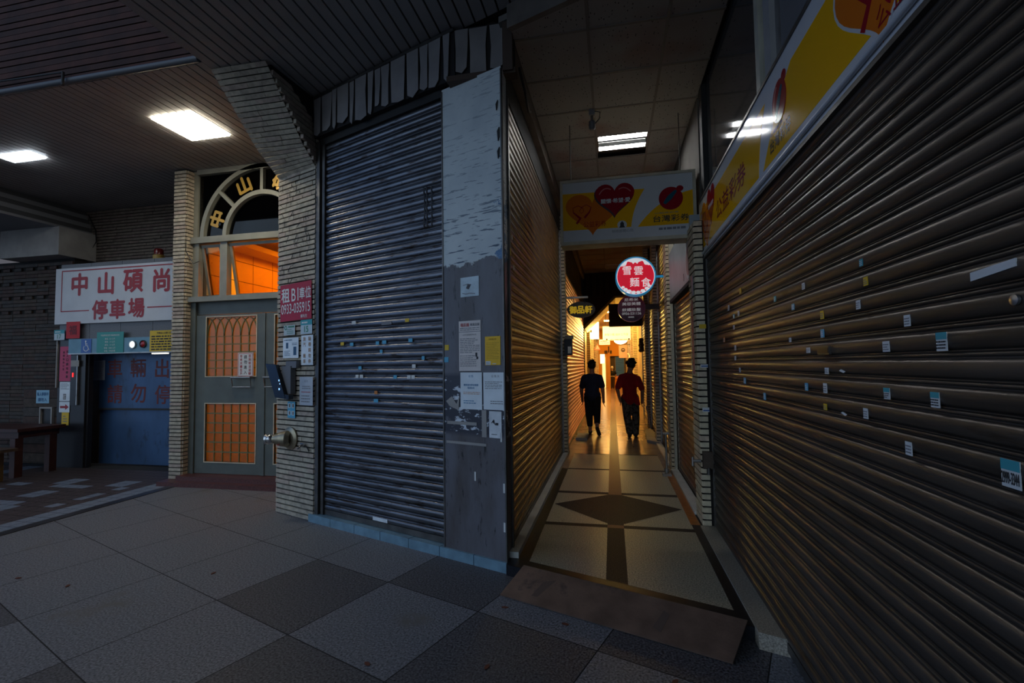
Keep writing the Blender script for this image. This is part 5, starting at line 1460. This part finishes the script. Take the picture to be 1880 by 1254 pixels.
t = thing('round_sign', 'round purple beauty salon sign with white characters below the red sign', 'sign', (.357, 8.65, 2.28))
f = YF(8.60)
part(MB().disc(f, .357, 2.512, .232, .24, -.05, 0, n=48), 'disc', M('plum_face', (.10, .012, .055), .35, noise=(9, .5)), t)
part(MB().ring(f, .357, 2.512, .226, .238, -.05, .006, n=48), 'rim', M('plum_rim', (.16, .05, .08), .25, .6), t, smooth=35)
g = MB()
for s, z, h, w_ in (('尼希米', 2.668, .052, .235), ('美容美體', 2.595, .056, .315), ('紋繡妝髮', 2.492, .056, .315), ('0956-531136', 2.423, .044, .325)):
    g.text(s, f, .357, z, h, .004, w=w_, bold=.025)
g.lines(f, .30, .42, 2.345, 2.375, 1, .004, seed=66, th=.7)
part(g, 'lettering', M('soft_white', (.70, .72, .74), .5, emit=((.7, .72, .75), .18)), t)
part(MB().wbox(.585, .83, 8.6, 8.66, 2.49, 2.58), 'bracket_arm', m_dark, t)

t = thing('oval_sign', 'dark oval hanging sign with yellow characters on the left of the alley', 'sign', (-.485, 8.03, 2.31))
f = YF(8.0)
part(MB().disc(f, -.485, 2.458, .232, .135, -.06, 0, n=48), 'board', M('dark_olive_board', (.045, .04, .032), .5), t)
g = MB()
for ch, x in (('御', -.622), ('品', -.492), ('軒', -.362)): g.text(ch, f, x, 2.455, .125, .003, w=.115, bold=.05)
part(g, 'lettering', M('lit_yellow', (.75, .50, .02), .5, emit=((.8, .5, .02), .28)), t)
part(MB().wbox(-.73, -.37, 7.96, 8.0, 2.645, 2.675), 'bracket_arm', m_steel, t)
g = MB()
for x in (-.6, -.42): g.tube([(x, 7.98, 2.645), (x, 7.98, 2.56)], .006, 6)
part(g, 'hanger', m_dark, t)

t = thing('intercom', 'black intercom with silver hood on the left alley pilaster', 'intercom', (-.68, 7.74, 1.69))
bdy = part(MB().wbox(-.745, -.615, 7.66, 7.745, 1.69, 1.95), 'body', m_black, t)
part(MB().prism(Fr((-.735, 0, 0), (0, 1, 0)), [(7.62, 1.95), (7.75, 1.95), (7.75, 2.01), (7.68, 2.01)], 0, .14), 'hood', m_steel, t)
part(MB().box(YF(7.658), -.69, -.635, 1.72, 1.83, 0, .003), 'label', m_white, bdy, 'white label')

# ------------------------------------------------------------------ deep end of the alley
PY = 14.0
m_port = M('portal_dark', (.06, .05, .042), .8, noise=(4, .2))
m_pyel = M('portal_yellow', (.55, .42, .06), .6, noise=(5, .15))  # yellow strip along the chamfer and lintel
fp = YF(PY)
g = MB()
g.prism(fp, [(-1.0, AZ), (-.80, AZ), (-.80, 2.62), (.10, 3.49), (.90, 3.49), (.90, AZ), (1.0, AZ), (1.0, 4.4), (-1.0, 4.4)], -.35, 0)
g.prism(fp, [(-.80, 2.62), (.10, 3.49), (.90, 3.49), (.90, 3.61), (-.80, 3.61)], -1.6, -.35)
struct(g, 'wall_portal', m_port, 'dark cross wall with a chamfered opening deep in the alley', 'wall')
g = MB()
g.prism(fp, [(-.80, 2.62), (.10, 3.49), (.16, 3.46), (-.76, 2.56)], -1.62, .01).box(fp, .10, .90, 3.44, 3.50, -1.62, .01)
struct(g, 'trim_9', m_pyel, 'yellow edge of the chamfered opening', 'trim')
struct(MB().wbox(-.06, .90, 13.86, 13.98, 2.60, 3.25), 'trim_10', M('brown_panel', (.06, .04, .03), .7), 'dark brown panel hanging in the opening', 'panel')
g = MB()
for i in range(9): g.box(fp, -.78 + i * .19, -.70 + i * .19, 3.5, CZ - .02, .0, .03)
struct(g, 'trim_11', m_dark)
# lit stretch: walls, ceiling, pilasters
m_warmw = M('cream_plaster', (.55, .44, .28), .7, noise=(3, .15))
g = MB().wbox(-.84, -.80, 14.4, 30.4, AZ, 3.9).wbox(.86, .90, 14.4, 30.4, AZ, 3.9)
struct(g, 'wall_inner', m_warmw, 'cream walls of the lit alley stretch', 'wall')
struct(MB().wbox(-.9, .95, 14.36, 30.4, 3.62, 3.7), 'ceiling', M('pinkish_ceiling', (.60, .46, .36), .8), 'pinkish ceiling of the lit alley stretch', 'ceiling')
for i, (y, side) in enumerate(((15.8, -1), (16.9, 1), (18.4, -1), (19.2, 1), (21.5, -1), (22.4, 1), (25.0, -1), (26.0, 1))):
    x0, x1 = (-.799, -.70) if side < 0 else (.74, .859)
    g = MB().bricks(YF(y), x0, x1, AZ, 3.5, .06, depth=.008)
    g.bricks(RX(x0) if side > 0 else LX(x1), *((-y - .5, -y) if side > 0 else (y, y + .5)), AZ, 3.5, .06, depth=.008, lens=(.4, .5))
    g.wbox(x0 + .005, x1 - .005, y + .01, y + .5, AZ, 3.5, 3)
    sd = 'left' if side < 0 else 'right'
    solo(g, 'brick_pilaster', LITBRICK, '%s brick pilaster on the %s of the lit stretch past the yellow portal' % (('first', 'first', 'second', 'second', 'third', 'third', 'last', 'last')[i], sd), 'pilaster', 'lit stretch pilasters')
# end wall with openings
fe = YF(30.0)
g = MB().box(fe, -.9, .95, 2.0, 3.7, -.2, 0, 0).box(fe, -.9, -.62, AZ, 2.0, -.2, 0, 0).box(fe, -.38, -.24, AZ, 2.0, -.2, .05, 0).box(fe, .78, .95, AZ, 2.0, -.2, 0, 1).box(fe, -.24, .95, AZ, 2.0, -.3, -.2, 1).box(fe, -.62, -.38, AZ, 2.0, -.3, -.25, 2)
struct(g, 'wall_end', [M('orange_wall', (.70, .34, .04), .7), m_port, m_warmw], 'orange wall closing the alley', 'wall')
t = thing('doorway_panel', 'glowing cream doorway at the left end of the alley', 'doorway', (-.5, 29.9, AZ))
part(MB().box(YF(29.95), -.60, -.40, AZ, 1.95, -.1, 0), 'lit_panel', M('glow_cream', (.9, .8, .6), .5, emit=((1.0, .62, .22), 1.6)), t)
part(MB().box(YF(29.95), -.62, -.60, AZ, 1.95, -.1, .03).box(YF(29.95), -.40, -.38, AZ, 1.95, -.1, .03), 'jamb', m_warmw, t)
alley_shutter(YF(29.9), .17, .76, 1.95, M('blue_shutter', (.03, .15, .60), .45, .1), 'blue roller shutter at the far end of the alley', z0=AZ, box=False)
t = thing('menu_board', 'dark board on the orange end wall of the alley', 'board', (-.05, 29.9, 2.1))
part(MB().box(YF(29.94), -.45, .0, 2.15, 2.35, -.02, 0), 'board', MATS['brown_panel'], t)

def lightbox(y, x0, x1, z0, z1, col, e, label, d=.12, fn=None, name='lit_sign'):
    t = thing(name, label, 'sign', ((x0 + x1) / 2, y + d / 2, z0))
    f = YF(y)
    part(MB().box(f, x0, x1, z0, z1, -d, 0), 'face', M('glow_%d' % len(MATS), (.85, .8, .7), .4, emit=(col, e)), t)
    part(MB().box(f, x0 - .012, x1 + .012, z0 - .014, z0, -d, .004).box(f, x0 - .012, x1 + .012, z1, z1 + .014, -d, .004).box(f, x0 - .012, x0, z0, z1, -d, .004).box(f, x1, x1 + .012, z0, z1, -d, .004), 'frame', m_creamtrim, t)
    if fn: fn(t, f)
    return t
def f_(t, f): part(MB().wbox(-.79, -.68, 16.0, 16.06, 2.62, 2.66).wbox(-.70, -.62, 15.98, 16.0, 2.58, 2.68), 'bracket', m_rail, t)
lightbox(16.0, -.68, -.41, 2.37, 2.92, (1.0, .72, .20), 70.0, 'bright blank box sign on the left past the yellow portal', fn=f_)
def f_(t, f):
    g = MB().text('美髮沙龍 設計工作室', f, .18, 2.62, .09, .003, w=.86)
    part(g, 'lettering', M('soft_red', (.4, .15, .12), .6), t)
    part(MB().lines(f, -.05, .60, 2.40, 2.46, 1, .003, seed=71), 'small_print', m_ink2, t)
    for x in (-.17, .63): part(MB().lathe((x, 18.0, 2.44), (0, -1, 0), [(0, .03), (.02, .03), (.021, 0)], 12), 'screw_cap', m_black, t)
    part(MB().tube([(-.2, 18.06, 2.93), (-.2, 18.06, 3.62)], .012).tube([(.6, 18.06, 2.93), (.6, 18.06, 3.62)], .012), 'hanger', m_rail, t)
lightbox(18.0, -.31, .69, 2.41, 2.92, (1.0, .84, .56), .7, 'wide cream lit sign hanging across the alley past the yellow portal', fn=f_)
def f_(t, f):
    part(MB().lines(f, -.46, -.10, 2.36, 2.50, 2, .003, seed=72), 'print', m_redink, t)
    part(MB().tube([(-.50, 20.05, 2.52), (-.79, 20.05, 2.52)], .012), 'bracket', m_rail, t)
lightbox(20.0, -.50, -.07, 2.33, 2.54, (1.0, .55, .35), 1.0, 'small pink lit sign behind the wide cream sign', fn=f_)
lightbox(26.0, -.62, -.38, 1.55, 2.05, (1.0, .80, .45), 2.2, 'small cream lit sign low on the left near the end of the alley')
t = thing('hanging_lamp', 'big glowing half-globe lamp under the wide cream sign', 'lamp', (.40, 22.0, 2.4))
part(MB().lathe((.40, 22.0, 2.62), (0, 0, -1), [(0, .30), (.04, .30), (.10, .27), (.16, .20), (.20, .1), (.215, 0)], 28), 'globe', M('globe_glow', (.9, .85, .7), .4, emit=((1.0, .82, .48), 5.0)), t, smooth=50)
part(MB().lathe((.40, 22.0, 2.62), (0, 0, 1), [(0, .31), (.02, .31), (.10, .08), (.12, .03)], 28), 'cap', m_creamtrim, t, smooth=40)
part(MB().tube([(.40, 22.0, 2.72), (.40, 22.0, 3.62)], .01), 'cord', m_black, t)
t = thing('hanging_banner', 'pale pink banner with a round black emblem on the right of the lit stretch', 'banner', (.46, 20.3, 1.77))
f = YF(20.3)
part(MB().box(f, .29, .62, 1.77, 2.31, -.004, 0), 'cloth', M('pale_pink_cloth', (.62, .44, .40), .8), t)
part(MB().ring(f, .46, 2.10, .05, .085, .001, .003).box(f, .41, .51, 2.06, 2.08, .001, .003).prism(f, [(.43, 2.08), (.46, 2.14), (.49, 2.08)], .001, .003), 'emblem', m_ink, t)
part(MB().tube([(.26, 20.3, 2.32), (.86, 20.3, 2.32)], .012), 'rod', m_rail, t)
t = thing('neon_arrow', 'small bent glowing tube right of the pink banner', 'light', (.68, 20.6, 1.6))
part(MB().tube([(.52, 20.6, 1.93), (.68, 20.6, 1.95), (.72, 20.6, 1.88), (.70, 20.6, 1.55)], .016, 8), 'tube', M('amber_tube', (.9, .6, .2), .4, emit=((1.0, .5, .12), 2.0)), t, smooth=60)
part(MB().tube([(.70, 20.62, 1.55), (.86, 20.62, 1.55)], .01, 6), 'bracket', m_rail, t)
t = thing('bell_sign', 'small white triangular sign with red edge on the left of the lit stretch', 'sign', (-.55, 19.0, 2.0))
f = YF(19.0)
part(MB().prism(f, [(-.68, 2.08), (-.42, 2.08), (-.55, 2.34)], -.03, 0), 'edge', M('lit_salmon', (.6, .15, .08), .5, emit=((.9, .2, .06), .5)), t)
part(MB().prism(f, [(-.63, 2.115), (-.47, 2.115), (-.55, 2.275)], 0, .004), 'face', M('pale_blue_face', (.55, .62, .66), .5), t)
part(MB().tube([(-.55, 18.98, 2.34), (-.55, 18.98, 2.42), (-.79, 18.98, 2.42)], .01, 6), 'bracket', m_rail, t)
t = thing('orange_post', 'orange lit post standing in the far alley', 'post', (-.17, 27.0, AZ))
part(MB().wbox(-.23, -.10, 27.0, 27.12, AZ, 3.62), 'shaft', M('orange_paint', (.75, .36, .05), .6), t)
part(MB().box(YF(26.995), -.20, -.14, 2.15, 2.5, 0, .006), 'plaque', m_dark, t)
t = thing('flower_stall', 'cluttered stall with pink and orange goods beside the far seller', 'stall', (.35, 28.6, AZ))
part(MB().wbox(.12, .55, 28.4, 28.9, AZ, .62), 'counter', M('stall_orange', (.60, .22, .03), .6), t)
rnd = random.Random(9)
for k in range(9):
    part(MB().ell((.16 + rnd.random() * .34, 28.42 + rnd.random() * .3, .66 + rnd.random() * .16), .07, .07, .06, n=6), 'bundle', [M('goods_pink', (.6, .2, .25), .6), M('goods_cream', (.7, .55, .35), .6), M('goods_orange', (.7, .3, .04), .6)][k % 3], t, smooth=60)
t = thing('wreath', 'dark wreath on the right wall by the yellow portal', 'wreath', (.80, 13.3, 1.9))
g = MB()
for k in range(40):
    an = 2 * PI * k / 20
    g.ell((.80 - rnd.random() * .05, 13.2 + .15 * math.cos(an), 2.03 + .15 * math.sin(an)), .05, .05, .045, n=4)
part(g, 'leaves', M('wreath_brown', (.06, .03, .015), .8), t)
# lights that make the far stretch glow
m_al = M('alley_tube', (.9, .85, .7), .5, emit=((1.0, .50, .10), 65.0))
for i, (y, lab) in enumerate(((16.6, 'first'), (19.0, 'second'), (23.0, 'third'), (27.5, 'fourth'))):
    t = thing('ceiling_light', 'warm ceiling light, %s one past the yellow portal' % lab, 'ceiling light', (.02, y, 3.55))
    part(MB().wbox(-.34, .38, y - .3, y + .3, 3.585, 3.62), 'housing', m_creamtrim, t)
    part(MB().wbox(-.32, .36, y - .28, y + .28, 3.575, 3.584), 'diffuser', m_al, t)
# low clutter against the walls
t = thing('conduit_pipe', 'bent pale conduit at the foot of the right wall by the man in red', 'pipe', (.78, 11.0, AZ))
part(MB().tube([(.80, 11.0, AZ), (.76, 11.0, .45), (.72, 11.02, .58), (.80, 11.05, .66)], .02, 8), 'pipe', m_steel, t, smooth=60)
solo(MB().prism(Fr((0, 0, AZ), (1, 0, 0), (0, 1, 0)), [(.60, 9.2), (.80, 8.9), (.85, 9.9), (.78, 10.8), (.66, 10.6)], 0, .05), 'cement_patch', m_conc, 'rough cement hump along the right foot of the alley behind the third pilaster', 'patch')
solo(MB().wbox(-.72, -.50, 9.3, 9.9, AZ, AZ + .05), 'doorstep', m_conc, 'low pale doorstep on the left behind the woman in navy', 'step')

# ------------------------------------------------------------------ people
def cap(g, p, q, r0, r1, n=12):
    p, q = Vector(p), Vector(q)
    d = q - p
    k = 7
    pts, rs = [], []
    u = d.normalized()
    for i in range(4): 
        a = PI / 2 * (i + .35) / 4
        pts.append(p - u * r0 * math.cos(a)); rs.append(r0 * math.sin(a))
    for i in range(k + 1): pts.append(p.lerp(q, i / k)); rs.append(r0 + (r1 - r0) * i / k)
    for i in range(4):
        a = PI / 2 * (1 - (i + .65) / 4)
        pts.append(q + u * r1 * math.cos(a)); rs.append(r1 * math.sin(a))
    x = Vector((.31, .2, .93)).cross(u)
    if x.length < .1: x = Vector((1, 0, 0)).cross(u)
    x.normalize(); y = u.cross(x)
    vs = [c + (x * math.cos(2 * PI * j / n) + y * math.sin(2 * PI * j / n)) * r for c, r in zip(pts, rs) for j in range(n)]
    fs = [(i * n + j, i * n + (j + 1) % n, i * n + n + (j + 1) % n, i * n + n + j) for i in range(len(pts) - 1) for j in range(n)]
    fs += [tuple(range(n - 1, -1, -1)), tuple(range((len(pts) - 1) * n, len(pts) * n))]
    g.add(vs, fs)
def fuse(g, voxel, smooth=4):
    """melt overlapping pieces into one continuous surface"""
    me = bpy.data.meshes.new('tmp')
    me.from_pydata(g.v, [], g.f)
    bm = bmesh.new(); bm.from_mesh(me); bmesh.ops.recalc_face_normals(bm, faces=bm.faces); bm.to_mesh(me); bm.free()
    o = bpy.data.objects.new('tmp', me); COL.objects.link(o)
    m = o.modifiers.new('r', 'REMESH'); m.mode = 'VOXEL'; m.voxel_size = voxel
    s = o.modifiers.new('s', 'SMOOTH'); s.factor = .5; s.iterations = smooth
    e = bpy.data.meshes.new_from_object(o.evaluated_get(bpy.context.evaluated_depsgraph_get()))
    r = MB().add([v.co.copy() for v in e.vertices], [tuple(p.vertices) for p in e.polygons])
    bpy.data.objects.remove(o); bpy.data.meshes.remove(me); bpy.data.meshes.remove(e)
    return r
def hand(g, wrist, d, side, s=1.0):
    """palm, four unequal bent fingers, thumb from the side of the palm"""
    d = Vector(d).normalized()
    fwd = Vector((0, 1, 0)); fwd = (fwd - d * fwd.dot(d)).normalized()
    inn = d.cross(fwd) * side
    w_ = Vector(wrist)
    cap(g, w_, w_ + d * .035 * s, .025 * s, .030 * s, 10)
    for i, l in enumerate((.068, .078, .072, .055)):
        b = w_ + d * .07 * s + fwd * (.028 - .0185 * i) * s
        cap(g, w_ + d * .02 * s + fwd * (.018 - .012 * i) * s, b, .014 * s, .010 * s, 8)
        k = b + d * l * .5 * s - inn * .006 * s
        cap(g, b, k, .0095 * s, .0085 * s, 8)
        cap(g, k, k + (d * .8 - inn * .55).normalized() * l * .5 * s, .0085 * s, .007 * s, 8)
    tb = w_ + d * .025 * s + fwd * .024 * s
    tk = tb + (d * .55 + fwd * .7 - inn * .2).normalized() * .035 * s
    cap(g, tb, tk, .012 * s, .010 * s, 8)
    cap(g, tk, tk + (d * .9 + fwd * .25).normalized() * .03 * s, .010 * s, .008 * s, 8)
m_skin = M('skin', (.42, .24, .16), .5, noise=(30, .06))

def person(base, J, label, skin_parts, sc=1.0, voxel=.0075, heading=0.0):
    """J: joints in metres, standing at the origin, facing +y (down the alley)"""
    R_ = Matrix.Rotation(heading, 3, 'Z')
    B = Vector(base)
    def T(p): return B + R_ @ (Vector(p) * sc)
    t = thing('person', label, 'person', base)
    def place(g): 
        g.v = [T(v) for v in g.v]; return g
    return t, place

def body_mesh(J, lean=0):
    g = MB()
    hd, nk, ch, pv = Vector(J['head']), Vector(J['neck']), Vector(J['chest']), Vector(J['pelvis'])
    up = (hd - nk).normalized()
    g.ell(hd, .072, .092, .108, n=14)
    g.ell(hd + Vector((0, .025, -.055)), .055, .065, .06, n=12)           # jaw
    cap(g, hd + Vector((0, .093, .01)), hd + Vector((0, .108, -.018)), .008, .013, 8)   # nose
    for s in (-1, 1):
        g.ell(hd + Vector((s * .076, -.005, -.012)), .012, .024, .034, n=8)     # ears
        g.ell(hd + Vector((s * .032, .080, .012)), .016, .014, .011, n=8)      # eyes
    g.ell(hd + Vector((0, .086, -.052)), .024, .012, .008, n=8)           # mouth
    cap(g, nk - up * .02, hd - up * .06, .054, .050)
    g.ell(ch, .150, .095, .17, n=14); g.ell(pv + Vector((0, -.01, .03)), .145, .11, .12, n=14)
    cap(g, ch, pv, .115, .115)
    cap(g, nk - Vector((0, 0, .04)), ch, .07, .12)
    for s in 'LR':
        sh_, el, wr = Vector(J['sh' + s]), Vector(J['el' + s]), Vector(J['wr' + s])
        cap(g, ch.lerp(sh_, .4) + Vector((0, 0, .06)), sh_, .07, .055)
        cap(g, sh_, el, .050, .040); cap(g, el, wr, .040, .027)
        hand(g, wr, wr - el, 1 if s == 'L' else -1)
        hp, kn, an, to = Vector(J['hp' + s]), Vector(J['kn' + s]), Vector(J['an' + s]), Vector(J['to' + s])
        cap(g, hp, kn, .088, .058); cap(g, kn, kn.lerp(an, .35) + Vector((0, -.012, 0)), .055, .054)
        cap(g, kn.lerp(an, .35) + Vector((0, -.012, 0)), an, .054, .036)
        heel = an + (an - to).normalized() * .03 + Vector((0, 0, -.0))
        cap(g, an, to, .038, .030); cap(g, heel - Vector((0, 0, .02)), to, .032, .028)
    return g

# man in the red shirt
JR = dict(head=(.035, .07, 1.435), neck=(.0, .0, 1.285), chest=(-.01, .0, 1.11), pelvis=(-.01, .0, .80),
          shL=(-.165, -.01, 1.195), elL=(-.245, -.02, .955), wrL=(-.20, .04, .75), shR=(.155, -.01, 1.165), elR=(.235, -.04, .93), wrR=(.225, .05, .72),
          hpL=(-.085, 0, .78), knL=(-.07, .03, .43), anL=(-.025, -.07, .10), toL=(-.03, .08, .03), hpR=(.075, 0, .78), knR=(.10, .05, .42), anR=(.085, .02, .075), toR=(.10, .18, .03))
pb = (.335, 9.72, AZ + .002)
t, P = person(pb, JR, 'person in a red T-shirt and patterned trousers walking away down the alley', None)
part(P(fuse(body_mesh(JR), .0075)), 'body', m_skin, t, smooth=60)
g = MB()
ch, pv = Vector(JR['chest']), Vector(JR['pelvis'])
g.ell(ch + Vector((0, 0, -.02)), .178, .122, .185, n=14)
cap(g, ch, pv + Vector((.0, -.01, -.02)), .135, .138); g.ell(pv + Vector((0, -.01, .0)), .165, .128, .11, n=14)
cap(g, Vector(JR['neck']) - Vector((0, 0, .045)), ch, .072, .13)
for s in 'LR':
    sh_, el = Vector(JR['sh' + s]), Vector(JR['el' + s])
    cap(g, ch.lerp(sh_, .4) + Vector((0, 0, .055)), sh_, .080, .060); cap(g, sh_, sh_.lerp(el, .80), .060, .062)
g.prism(Fr((0, -.10, 0), (1, 0, 0)), [(.02, .80), (.16, .80), (.19, .64), (.10, .66)], -.09, .0)
part(P(fuse(g, .009, 3)), 't_shirt', M('red_cotton', (.46, .010, .018), .85, noise=(9, .15), bump=(12, .5)), t, smooth=60)
def camo():
    m = M('patterned_cotton', (.10, .09, .075), .9)
    N, L = m.node_tree.nodes, m.node_tree.links
    ge = N.new('ShaderNodeNewGeometry'); n = N.new('ShaderNodeTexNoise'); n.inputs['Scale'].default_value = 15; n.inputs['Detail'].default_value = 3
    L.new(ge.outputs['Position'], n.inputs['Vector'])
    r = N.new('ShaderNodeValToRGB'); r.color_ramp.interpolation = 'CONSTANT'
    for i, (p, c) in enumerate(((0, (.035, .035, .03)), (.45, (.11, .10, .085)), (.53, (.19, .17, .14)), (.60, (.06, .055, .045)))):
        e = r.color_ramp.elements[i] if i < 2 else r.color_ramp.elements.new(p)
        e.position = p; e.color = (*c, 1)
    L.new(n.outputs['Fac'], r.inputs['Fac']); L.new(r.outputs['Color'], N['Principled BSDF'].inputs['Base Color'])
    return m
def trousers(J, end, flare, seat=.0):
    g = MB()
    pv = Vector(J['pelvis'])
    g.ell(pv + Vector((0, -.015, .0)), .155, .122, .12, n=14)
    for s in 'LR':
        hp, kn, an = Vector(J['hp' + s]), Vector(J['kn' + s]), Vector(J['an' + s])
        cap(g, hp, kn, .100, .076); cap(g, kn, kn.lerp(an, end), .076, flare)
    return g
part(P(fuse(trousers(JR, .93, .068), .009, 3)), 'trousers', camo(), t, smooth=60)
g = MB()
for s in 'LR':
    an, to = Vector(JR['an' + s]), Vector(JR['to' + s])
    b = (to - an); b.normalize()
    q = MB(); cap(q, an - b * .03 - Vector((0, 0, .02)), to, .042, .040)
    part(P(q), 'shoe', M('dark_shoe', (.03, .028, .026), .6), t, smooth=60)
def hair(J, rx, ry, rz, mat, spiky):
    g = MB(); hd = Vector(J['head'])
    g.ell(hd + Vector((0, -.022, .022)), rx, ry, rz, n=14)
    rn = random.Random(4)
    for k in range(spiky):
        a, e = rn.uniform(0, 2 * PI), rn.uniform(-.15, 1.3)
        d = Vector((math.cos(a) * math.cos(e), math.sin(a) * math.cos(e) * .9, math.sin(e)))
        if d.y > .6 and d.z < .5: continue
        b = hd + Vector((0, -.022, .022)) + Vector((d.x * rx, d.y * ry, d.z * rz)) * .92
        cap(g, b, b + (d + Vector((.25, 0, .15))).normalized() * .03, .020, .008, 6)
    return g
part(P(fuse(hair(JR, .086, .094, .105, None, 46), .007, 2)), 'hair', M('black_hair', (.012, .010, .010), .55), t, smooth=60)

# woman in navy
JN = dict(head=(.0, .02, 1.43), neck=(0, -.01, 1.275), chest=(0, 0, 1.10), pelvis=(0, 0, .79),
          shL=(-.162, 0, 1.18), elL=(-.225, .02, .93), wrL=(-.215, .12, .72), shR=(.162, 0, 1.18), elR=(.215, -.04, .94), wrR=(.225, -.02, .71),
          hpL=(-.08, 0, .76), knL=(-.075, .02, .42), anL=(-.06, .03, .075), toL=(-.07, .18, .03), hpR=(.08, 0, .76), knR=(.085, .02, .42), anR=(.09, -.20, .17), toR=(.125, -.13, .035))
pb = (-.415, 10.05, AZ + .002)
t, P = person(pb, JN, 'person in a navy T-shirt and black cropped trousers walking away, one heel lifted', None)
part(P(fuse(body_mesh(JN), .0075)), 'body', m_skin, t, smooth=60)
g = MB()
ch, pv = Vector(JN['chest']), Vector(JN['pelvis'])
g.ell(ch + Vector((0, 0, -.02)), .182, .125, .185, n=14)
cap(g, ch, pv + Vector((.0, -.01, .02)), .14, .145); g.ell(pv + Vector((0, -.01, .04)), .175, .132, .10, n=14)
cap(g, Vector(JN['neck']) - Vector((0, 0, .045)), ch, .072, .13)
for s in 'LR':
    sh_, el = Vector(JN['sh' + s]), Vector(JN['el' + s])
    cap(g, ch.lerp(sh_, .4) + Vector((0, 0, .055)), sh_, .080, .060); cap(g, sh_, sh_.lerp(el, .72), .061, .064)
part(P(fuse(g, .009, 3)), 't_shirt', M('navy_cotton', (.018, .026, .065), .85, noise=(9, .2), bump=(12, .5)), t, smooth=60)
part(P(fuse(trousers(JN, .62, .062), .009, 3)), 'trousers', M('black_cotton', (.009, .009, .011), .9), t, smooth=60)
for s in 'LR':
    an, to = Vector(JN['an' + s]), Vector(JN['to' + s])
    b = (to - an).normalized()
    q = MB(); cap(q, an - b * .02 - Vector((0, 0, .022)), to, .040, .040)
    part(P(q), 'shoe', MATS['dark_shoe'], t, smooth=60)
part(P(fuse(hair(JN, .084, .098, .106, None, 10), .007, 3)), 'hair', MATS['black_hair'], t, smooth=60)

# seller far away
JS = dict(head=(0, .02, 1.44), neck=(0, -.01, 1.28), chest=(0, 0, 1.10), pelvis=(0, 0, .79), shL=(-.18, 0, 1.19), elL=(-.24, .05, .95), wrL=(-.16, .2, .82), shR=(.18, 0, 1.19), elR=(.25, .05, .95), wrR=(.2, .22, .82),
          hpL=(-.08, 0, .76), knL=(-.08, .02, .42), anL=(-.09, 0, .08), toL=(-.1, .14, .03), hpR=(.08, 0, .76), knR=(.08, .02, .42), anR=(.08, 0, .08), toR=(.1, .14, .03))
pb = (-.005, 27.9, AZ + .002)
t, P = person(pb, JS, 'distant person in a black top and apron strings at the end of the alley', None, .84)
part(P(fuse(body_mesh(JS), .012, 3)), 'body', m_skin, t, smooth=60)
g = MB(); ch, pv = Vector(JS['chest']), Vector(JS['pelvis'])
g.ell(ch, .18, .125, .19, n=12); cap(g, ch, pv + Vector((0, 0, .08)), .14, .135)
for s in 'LR':
    sh_, el = Vector(JS['sh' + s]), Vector(JS['el' + s])
    cap(g, ch.lerp(sh_, .4) + Vector((0, 0, .05)), sh_, .085, .07); cap(g, sh_, sh_.lerp(el, .6), .07, .068)
part(P(fuse(g, .012, 3)), 'top', MATS['black_cotton'], t, smooth=60)
part(P(fuse(trousers(JS, .95, .07), .012, 3)), 'trousers', M('brown_cotton', (.05, .03, .02), .9), t, smooth=60)
part(P(fuse(hair(JS, .088, .10, .11, None, 0), .012, 2)), 'cap', M('white_cap', (.6, .58, .52), .7), t, smooth=60)
q = MB(); q.box(Fr((0, -.13, 0), (1, 0, 0)), -.15, .15, .86, .90, -.02, .01)
part(P(q), 'apron_string', M('apron_cloth', (.55, .45, .35), .8), t)
